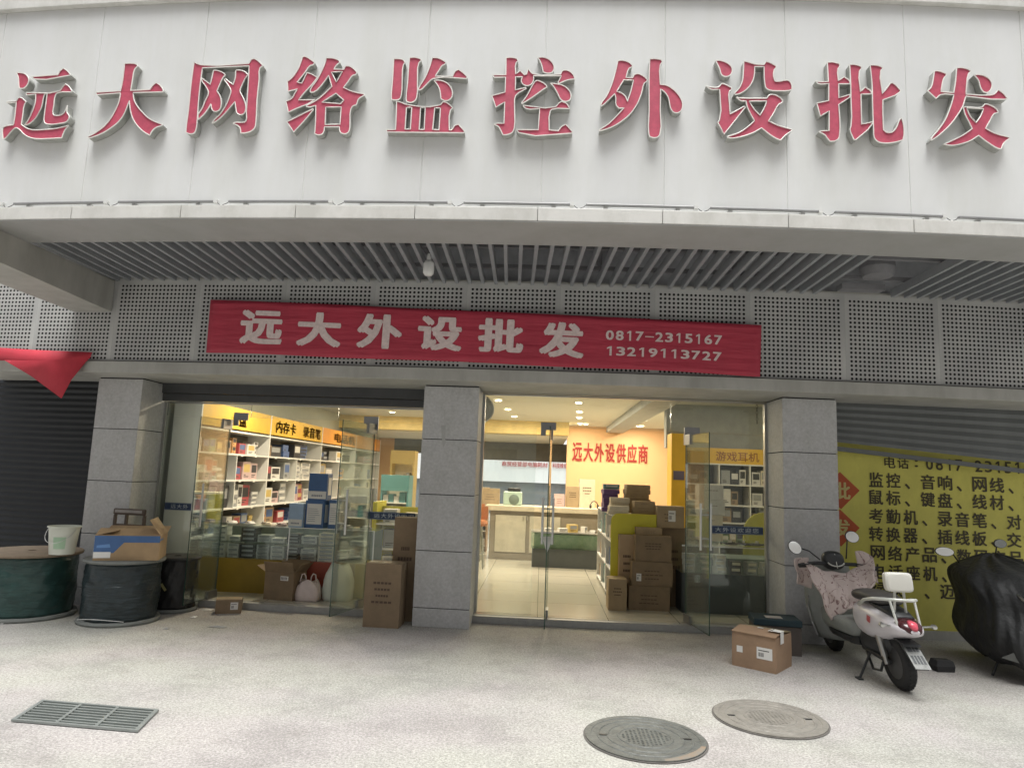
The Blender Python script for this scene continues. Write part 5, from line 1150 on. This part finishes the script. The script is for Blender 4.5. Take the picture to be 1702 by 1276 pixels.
for s in (-1, 1): mb.bar((0, s*.075, .215), (.42, s*.08, .24), .024, seg=8)
part(mb, 'swing_arm')
for s in (-1, 1): mb = MB(steel_m); mb.bar((-.02, s*.105, .20), (.06, s*.11, .45), .020, seg=10); mb.bar((.0, s*.105, .26), (.05, s*.11, .42), .03, seg=10); part(mb, 'shock_absorber')
mb = MB(dkp); mb.loft([[(-.26, -.07, .42), (-.26, .07, .42), (-.27, .07, .40), (-.27, -.07, .40)], [(-.02, -.065, .455), (-.02, .065, .455), (-.02, .065, .445), (-.02, -.065, .445)]]); part(mb, 'rear_mudguard')
mb = MB(dkp); mb.loft([[(-.20, -.06, .43), (-.20, .06, .43), (-.17, .06, .42), (-.17, -.06, .42)], [(-.37, -.05, .25), (-.37, .05, .25), (-.35, .05, .245), (-.35, -.05, .245)]]); part(mb, 'plate_bracket')
mb = MB(mat('plate_grey', (.24, .245, .235), .5, var=.3, scale=30), mat('plate_dark', (.06, .065, .07), .5)); 
def PL(u, v, e=0): return (-.212-.175*v-e*.7, -.062+.124*u, .425-.165*v+e*.7)
mb.face([PL(0, 0), PL(1, 0), PL(1, 1), PL(0, 1)]); mb.m(1)
for (a, b, c_, d_) in ((.12, .3, .14, .36), (.36, .5, .14, .36), (.56, .86, .14, .36), (.1, .26, .5, .82), (.32, .46, .5, .82), (.52, .66, .5, .82), (.72, .88, .5, .82)): mb.face([PL(a, c_, .002), PL(b, c_, .002), PL(b, d_, .002), PL(a, d_, .002)])
part(mb, 'licence_plate')
mb = MB(mat('tail_lens_dark', (.05, .012, .014), .2)); mb.loft([ell(-.352, .535, .055, .022), ell(-.30, .555, .09, .045), ell(-.24, .57, .10, .05), ell(-.2, .575, .05, .02)]); part(mb, 'light_housing', smooth=True)
mb = MB(mat('tail_lens_red', (.62, .09, .13), .25)); mb.loft([ell(-.362, .560, .02, .020), ell(-.335, .572, .038, .036), ell(-.29, .585, .030, .028)]); part(mb, 'tail_light', smooth=True)
for s in (-1, 1):
    mb = MB(steel_m); mb.bar((-.22, s*.13, .55), (-.24, s*.20, .56), .008); mb.lathe([(0, -.02), (.018, -.015), (.022, .0), (.018, .02), (0, .025)], (-.25, s*.21, .56), seg=14, axis='X'); part(mb, 'turn_signal', smooth='auto')
# grab rail and padded back rest
rail = mat('satin_rail', (.56, .57, .53), .4, .2)
mb = MB(rail); mb.path([(.22, .16, .64), (.10, .165, .70), (-.05, .16, .735), (-.19, .13, .755), (-.25, .05, .76), (-.26, -.05, .76), (-.19, -.13, .755), (-.05, -.16, .735), (.1, -.165, .70)], .0135, 8); part(mb, 'grab_rail', smooth=True)
mb = MB(rail)
for s in (-1, 1): mb.bar((-.15, s*.05, .60), (-.20, s*.035, .84), .011); mb.bar((-.27, s*.09, .55), (-.22, s*.10, .75), .010)
part(mb, 'rest_stay')
mb = MB(mat('cream_pad', (.62, .61, .56), .5, var=.04)); mb.loft([ell(-.155, .895, .085, .060, p=.35), ell(-.17, .895, .108, .078, p=.35), ell(-.225, .90, .112, .080, p=.35), ell(-.24, .90, .095, .065, p=.35)]); part(mb, 'back_rest', smooth='auto', bevel=.01)
mb = MB(mat('red_sticker', (.42, .09, .09), .5)); mb.grid(lambda u, v: (.02+.055*u-.02*v, .186-.012*abs(u-.5), .52+.055*v+.015*u), 2, 2); part(mb, 'emblem_sticker')
# floor, leg shield, front
mb = MB(dkp); mb.loft([ell(.42, .29, .12, .045, p=.5), ell(.55, .27, .15, .04, p=.5), ell(.90, .27, .16, .04, p=.5), ell(.98, .30, .15, .06, p=.5)]); part(mb, 'footboard')
mb = MB(grn); mb.loft([ell(.40, .40, .13, .07, p=.6), ell(.50, .385, .175, .085, p=.6), ell(.75, .375, .185, .085, p=.6), ell(.98, .38, .19, .10, p=.6), ell(1.06, .40, .17, .12, p=.6)]); part(mb, 'side_skirt', smooth=True)
mb = MB(grn)
def shield(u, v):
    a = (u-.5)*2; wd = .20+.065*math.sin(math.pi*min(1, v*1.1)); z = .17+.72*v
    return (1.02+.03*v+.16*a*a*(1 if v < .8 else .7)-.05*(1-v), a*wd, z)
mb.grid(shield, 16, 14); part(mb, 'leg_shield', smooth=True, solid=.03)
mb = MB(grn); mb.loft([ell(1.02, .42, .14, .18), ell(1.12, .44, .17, .22), ell(1.22, .50, .14, .20), ell(1.30, .56, .07, .10)]); part(mb, 'front_fairing', smooth=True, sub=1)
mb = MB(grn); mb.loft([[(1.30+.235*math.cos(a)*1.0, y_, .215+.235*math.sin(a)) for y_ in (-.065, -.03, .03, .065)]+[(1.30+.222*math.cos(a), y_, .215+.222*math.sin(a)) for y_ in (.065, .03, -.03, -.065)] for a in [RAD(20+14*i) for i in range(10)]]); part(mb, 'front_mudguard', smooth='auto')
mb = MB(steel_m)
for s in (-1, 1): mb.bar((1.29, s*.065, .215), (1.16, s*.05, .52), .017)
part(mb, 'front_fork')
mb = MB(mat('side_chrome', (.5, .5, .5), .3, .8)); mb.path([(1.10, .262, .56), (1.12, .27, .45), (1.10, .262, .32), (1.04, .25, .20)], .008, 6); part(mb, 'side_guard')
# bar, instrument pod, mirrors
mb = MB(dkp); mb.path([(.93, .36, .88), (.97, .2, .90), (1.0, 0, .90), (.97, -.2, .90), (.93, -.36, .88)], .018, 8); part(mb, 'handlebar', smooth=True)
mb = MB(dkp); mb.loft([ell(.93, .93, .05, .04), ell(.95, .935, .095, .085), ell(1.01, .93, .115, .10), ell(1.09, .92, .09, .08), ell(1.13, .91, .03, .03)]); pod = part(mb, 'instrument_pod', smooth=True, sub=1)
mb = MB(rail); mb.path([(.94, .085*math.cos(a), .93+.05*math.sin(a)) for a in [RAD(200+14*i) for i in range(11)]], .007, 6); mb.bar((.925, 0, .86), (.945, .0, 1.0), .004); sh(mb).build('pod_trim', pod, smooth=True)
mir_m = mat('mirror_glass', (.86, .87, .84), .04, 1.0, var=0)
def mirror(par, s, foot, head, rx, rz_, m=mir_m, shv=True, tilt=.12):
    f_ = (lambda q: sh(q)) if shv else (lambda q: q)
    mb = MB(black_m); mid = ((foot[0]+head[0])/2, foot[1]+(head[1]-foot[1])*.4, foot[2]+(head[2]-foot[2])*.75)
    mb.path([foot, mid, (head[0]+.02, head[1]-s*rx*.6, head[2])], .007, 6); A = f_(mb).build('mirror', par, smooth=True)
    mb = MB(black_m, m); n = 24; ring = lambda k, dx: [(head[0]+dx+tilt*math.sin(2*math.pi*i/n)*rz_, head[1]+k*rx*math.cos(2*math.pi*i/n), head[2]+k*rz_*math.sin(2*math.pi*i/n)) for i in range(n)]
    mb.loft([ring(.6, .025), ring(1.06, .01), ring(1.06, -.004), ring(1.0, -.006)]); mb.m(1); mb.face(ring(.98, -.0075)); f_(mb).build('mirror_glass', A)
mirror(sco, 1, (1.0, .13, .93), (1.08, .335, 1.035), .062, .060, tilt=.46); mirror(sco, -1, (1.0, -.13, .95), (1.05, -.245, 1.165), .065, .055)
for s in (-1, 1): mb = MB(black_m); mb.bar((.93, s*.25, .885), (.92, s*.38, .875), .021); mb.path([(.93, s*.2, .91), (.87, s*.3, .90), (.86, s*.38, .89)], .006, 6); part(mb, 'grip')
# apron
apm = bpy.data.materials.new('flowered_quilt'); apm.use_nodes = True; t_ = apm.node_tree; p_ = t_.nodes['Principled BSDF']; p_.inputs['Roughness'].default_value = .75
tc_ = t_.nodes.new('ShaderNodeTexCoord'); n1 = t_.nodes.new('ShaderNodeTexNoise'); n1.inputs['Scale'].default_value = 9; n1.inputs['Detail'].default_value = 2; n1.inputs['Distortion'].default_value = 2.5
c1 = t_.nodes.new('ShaderNodeValToRGB'); c1.color_ramp.interpolation = 'EASE'
for i_, (p0, c0_) in enumerate(((.0, (.50, .42, .39)), (.56, (.56, .47, .44)), (.62, (.20, .11, .11)), (.66, (.52, .44, .40)))):
    e_ = c1.color_ramp.elements[i_] if i_ < 2 else c1.color_ramp.elements.new(p0); e_.position = p0; e_.color = (*c0_, 1)
t_.links.new(tc_.outputs['Object'], n1.inputs[0]); t_.links.new(n1.outputs[0], c1.inputs[0]); t_.links.new(c1.outputs[0], p_.inputs['Base Color'])
def apron(u, v):
    a = (u-.5)*2                       # -1 right .. +1 left, v: 0 top .. 1 bottom
    top = (.92-.03*abs(a), a*.34, .93+.05*(-a)*(a < 0)-.11*(1-a*a)-.0)
    low = (.80-.20*(1-u), .04+a*.17, .40+.28*(1-u)**1.3)
    k = v**.9; sag = .05*math.sin(math.pi*v)
    f_ = .016*math.sin(a*9+v*3)+.010*math.sin(a*17-v*6)
    return (top[0]*(1-k)+low[0]*k-sag+f_, top[1]*(1-k)+low[1]*k+.010*math.sin(v*13+a*4), top[2]*(1-k)+low[2]*k+.008*math.sin(a*11))
mb = MB(apm); mb.grid(apron, 34, 26); ap = part(mb, 'lap_apron', smooth=True, solid=.012)
mb = MB(apm); mb.grid(lambda u, v: (.93+.02*v+.01*math.sin(u*9), -.20-.17*u-.02*v, 1.03-.03*u-.26*v+.02*math.sin(v*6+u*4)), 8, 8); sh(mb).build('hand_muff', ap, smooth=True, solid=.012)
mb = MB(apm); mb.grid(lambda u, v: (.98+.06*math.sin(u*3.14), .25+.14*u+.01*math.sin(v*8), .95-.02*u-.30*v*(1-.2*u)), 8, 8); sh(mb).build('hand_muff', ap, smooth=True, solid=.012)
mb = MB(dkp); mb.bar((.30, .10, .26), (.26, .235, .005), .011); mb.box(.22, .30, .22, .26, .0, .012, seg=1)
ks = mb.build('side_stand', sco); 
mb = MB(dkp); mb.path([(.34, .10, .22), (.22, .12, .10), (.10, .11, .12), (.06, .1, .2)], .012, 6); part(mb, 'centre_stand', smooth=True)

# ------------------------------------------------------------------ the scooter under a black cover
SB = Vector((4.52, 6.95, 0))
cov = thing('covered_scooter', 'scooter wrapped in a black rain cover at the right picture edge', 'scooter', SB, RAD(80))
covm = mat('black_rain_cover', (.020, .021, .022), .6, var=.35, scale=5, bump=.8, bscale=16)
rings = []
for z, hx, hy, cx2, cy2 in ((.10, .56, .24, 0, 0), (.18, .62, .30, 0, 0), (.30, .66, .36, 0, .02), (.42, .67, .385, 0, .02), (.55, .64, .37, .02, .01), (.66, .60, .35, .05, .02), (.76, .60, .36, .05, .04), (.86, .56, .40, .08, .04), (.93, .50, .41, .12, .03), (.99, .42, .36, .17, 0), (1.05, .24, .22, .34, -.02), (1.09, .10, .12, .42, -.04), (1.105, .03, .03, .42, -.04)):
    r = []
    for k in range(120):
        a = 2*math.pi*k/120; f_ = 1+.035*math.sin(a*5+z*5)+.03*math.sin(a*11-z*9)+(.030*math.sin(a*17+2*math.sin(z*6))+.020*math.sin(a*27-z*7)+.012*math.sin(a*41+z*12))*(1.25-z)
        r.append((cx2+hx*f_*math.copysign(abs(math.cos(a))**.8, math.cos(a)), cy2+hy*f_*math.copysign(abs(math.sin(a))**.8, math.sin(a)), z*.945+.015*math.sin(a*6)*(z < .2)+.012*math.sin(a*9+z*20)*(z > .6)))
    rings.append(r)
mb = MB(covm); mb.loft(rings); mb.build('rain_cover', cov, smooth=True, sub=1)
mb = MB(mat('cover_lining_grey', (.16, .165, .16), .7)); mb.face([(-.52, .33, .22), (-.60, .10, .17), (-.645, .16, .36)]); mb.build('turned_corner', cov, solid=.004)
LEAN = 0.0
wheel(cov, -.42, .20, .09); wheel(cov, .62, .20, .09)
mirror(cov, 1, (.36, .30, .93), (.35, .44, 1.045), .085, .042, shv=False, tilt=.46); mirror(cov, -1, (.42, -.04, .98), (.42, -.10, 1.15), .055, .042, m=mat('mirror_side_grey', (.4, .42, .4), .1, .8), shv=False)
mb = MB(steel_m); mb.path([(-.42, .16, .78), (-.56, .15, .73), (-.66, .02, .70), (-.66, -.12, .70)], .014, 8); mb.build('grab_rail', cov, smooth=True)
mb = MB(mat('amber_reflector', (.42, .15, .09), .3)); mb.lathe([(0, -.02), (.028, -.012), (.032, .01), (0, .02)], (-.665, .0, .58), seg=16, axis='X'); mb.build('reflector', cov, smooth=True)
mb = MB(black_m); mb.bar((-.2, .2, .2), (-.25, .30, .005), .012); mb.build('side_stand', cov)

x, z = aY(908, 900, 7.5)
mb = MB(paper_m); mb.add([(x-.07, 7.52+CB*x*x, z+.05), (x+.075, 7.50+CB*x*x, z+.06), (x+.01, 7.51+CB*x*x, z-.12), (x-.03, 7.53+CB*x*x, z+.0)], [(0, 1, 2, 3)])
tag(mb.build('paper_sheet', solid=.001), 'white folded sheet tucked at the handle of the open glass door', 'paper')

cx1, cz1 = aY(1258, 668, GY+.12); ch = thing('hanging_chain', 'short dark chain hanging inside the top right corner of the right glass front', 'chain', (cx1, GY+.12+CB*cx1*cx1, cz1-.27))
mb = MB(black_m)
for i in range(7): mb.path([((.011 if i % 2 else 0)*math.cos(a), (0 if i % 2 else .011)*math.cos(a), .27-.038*i-.016+.022*math.sin(a)) for a in [2*math.pi*q/10 for q in range(10)]], .0028, 5, True)
mb.build('chain_links', ch)
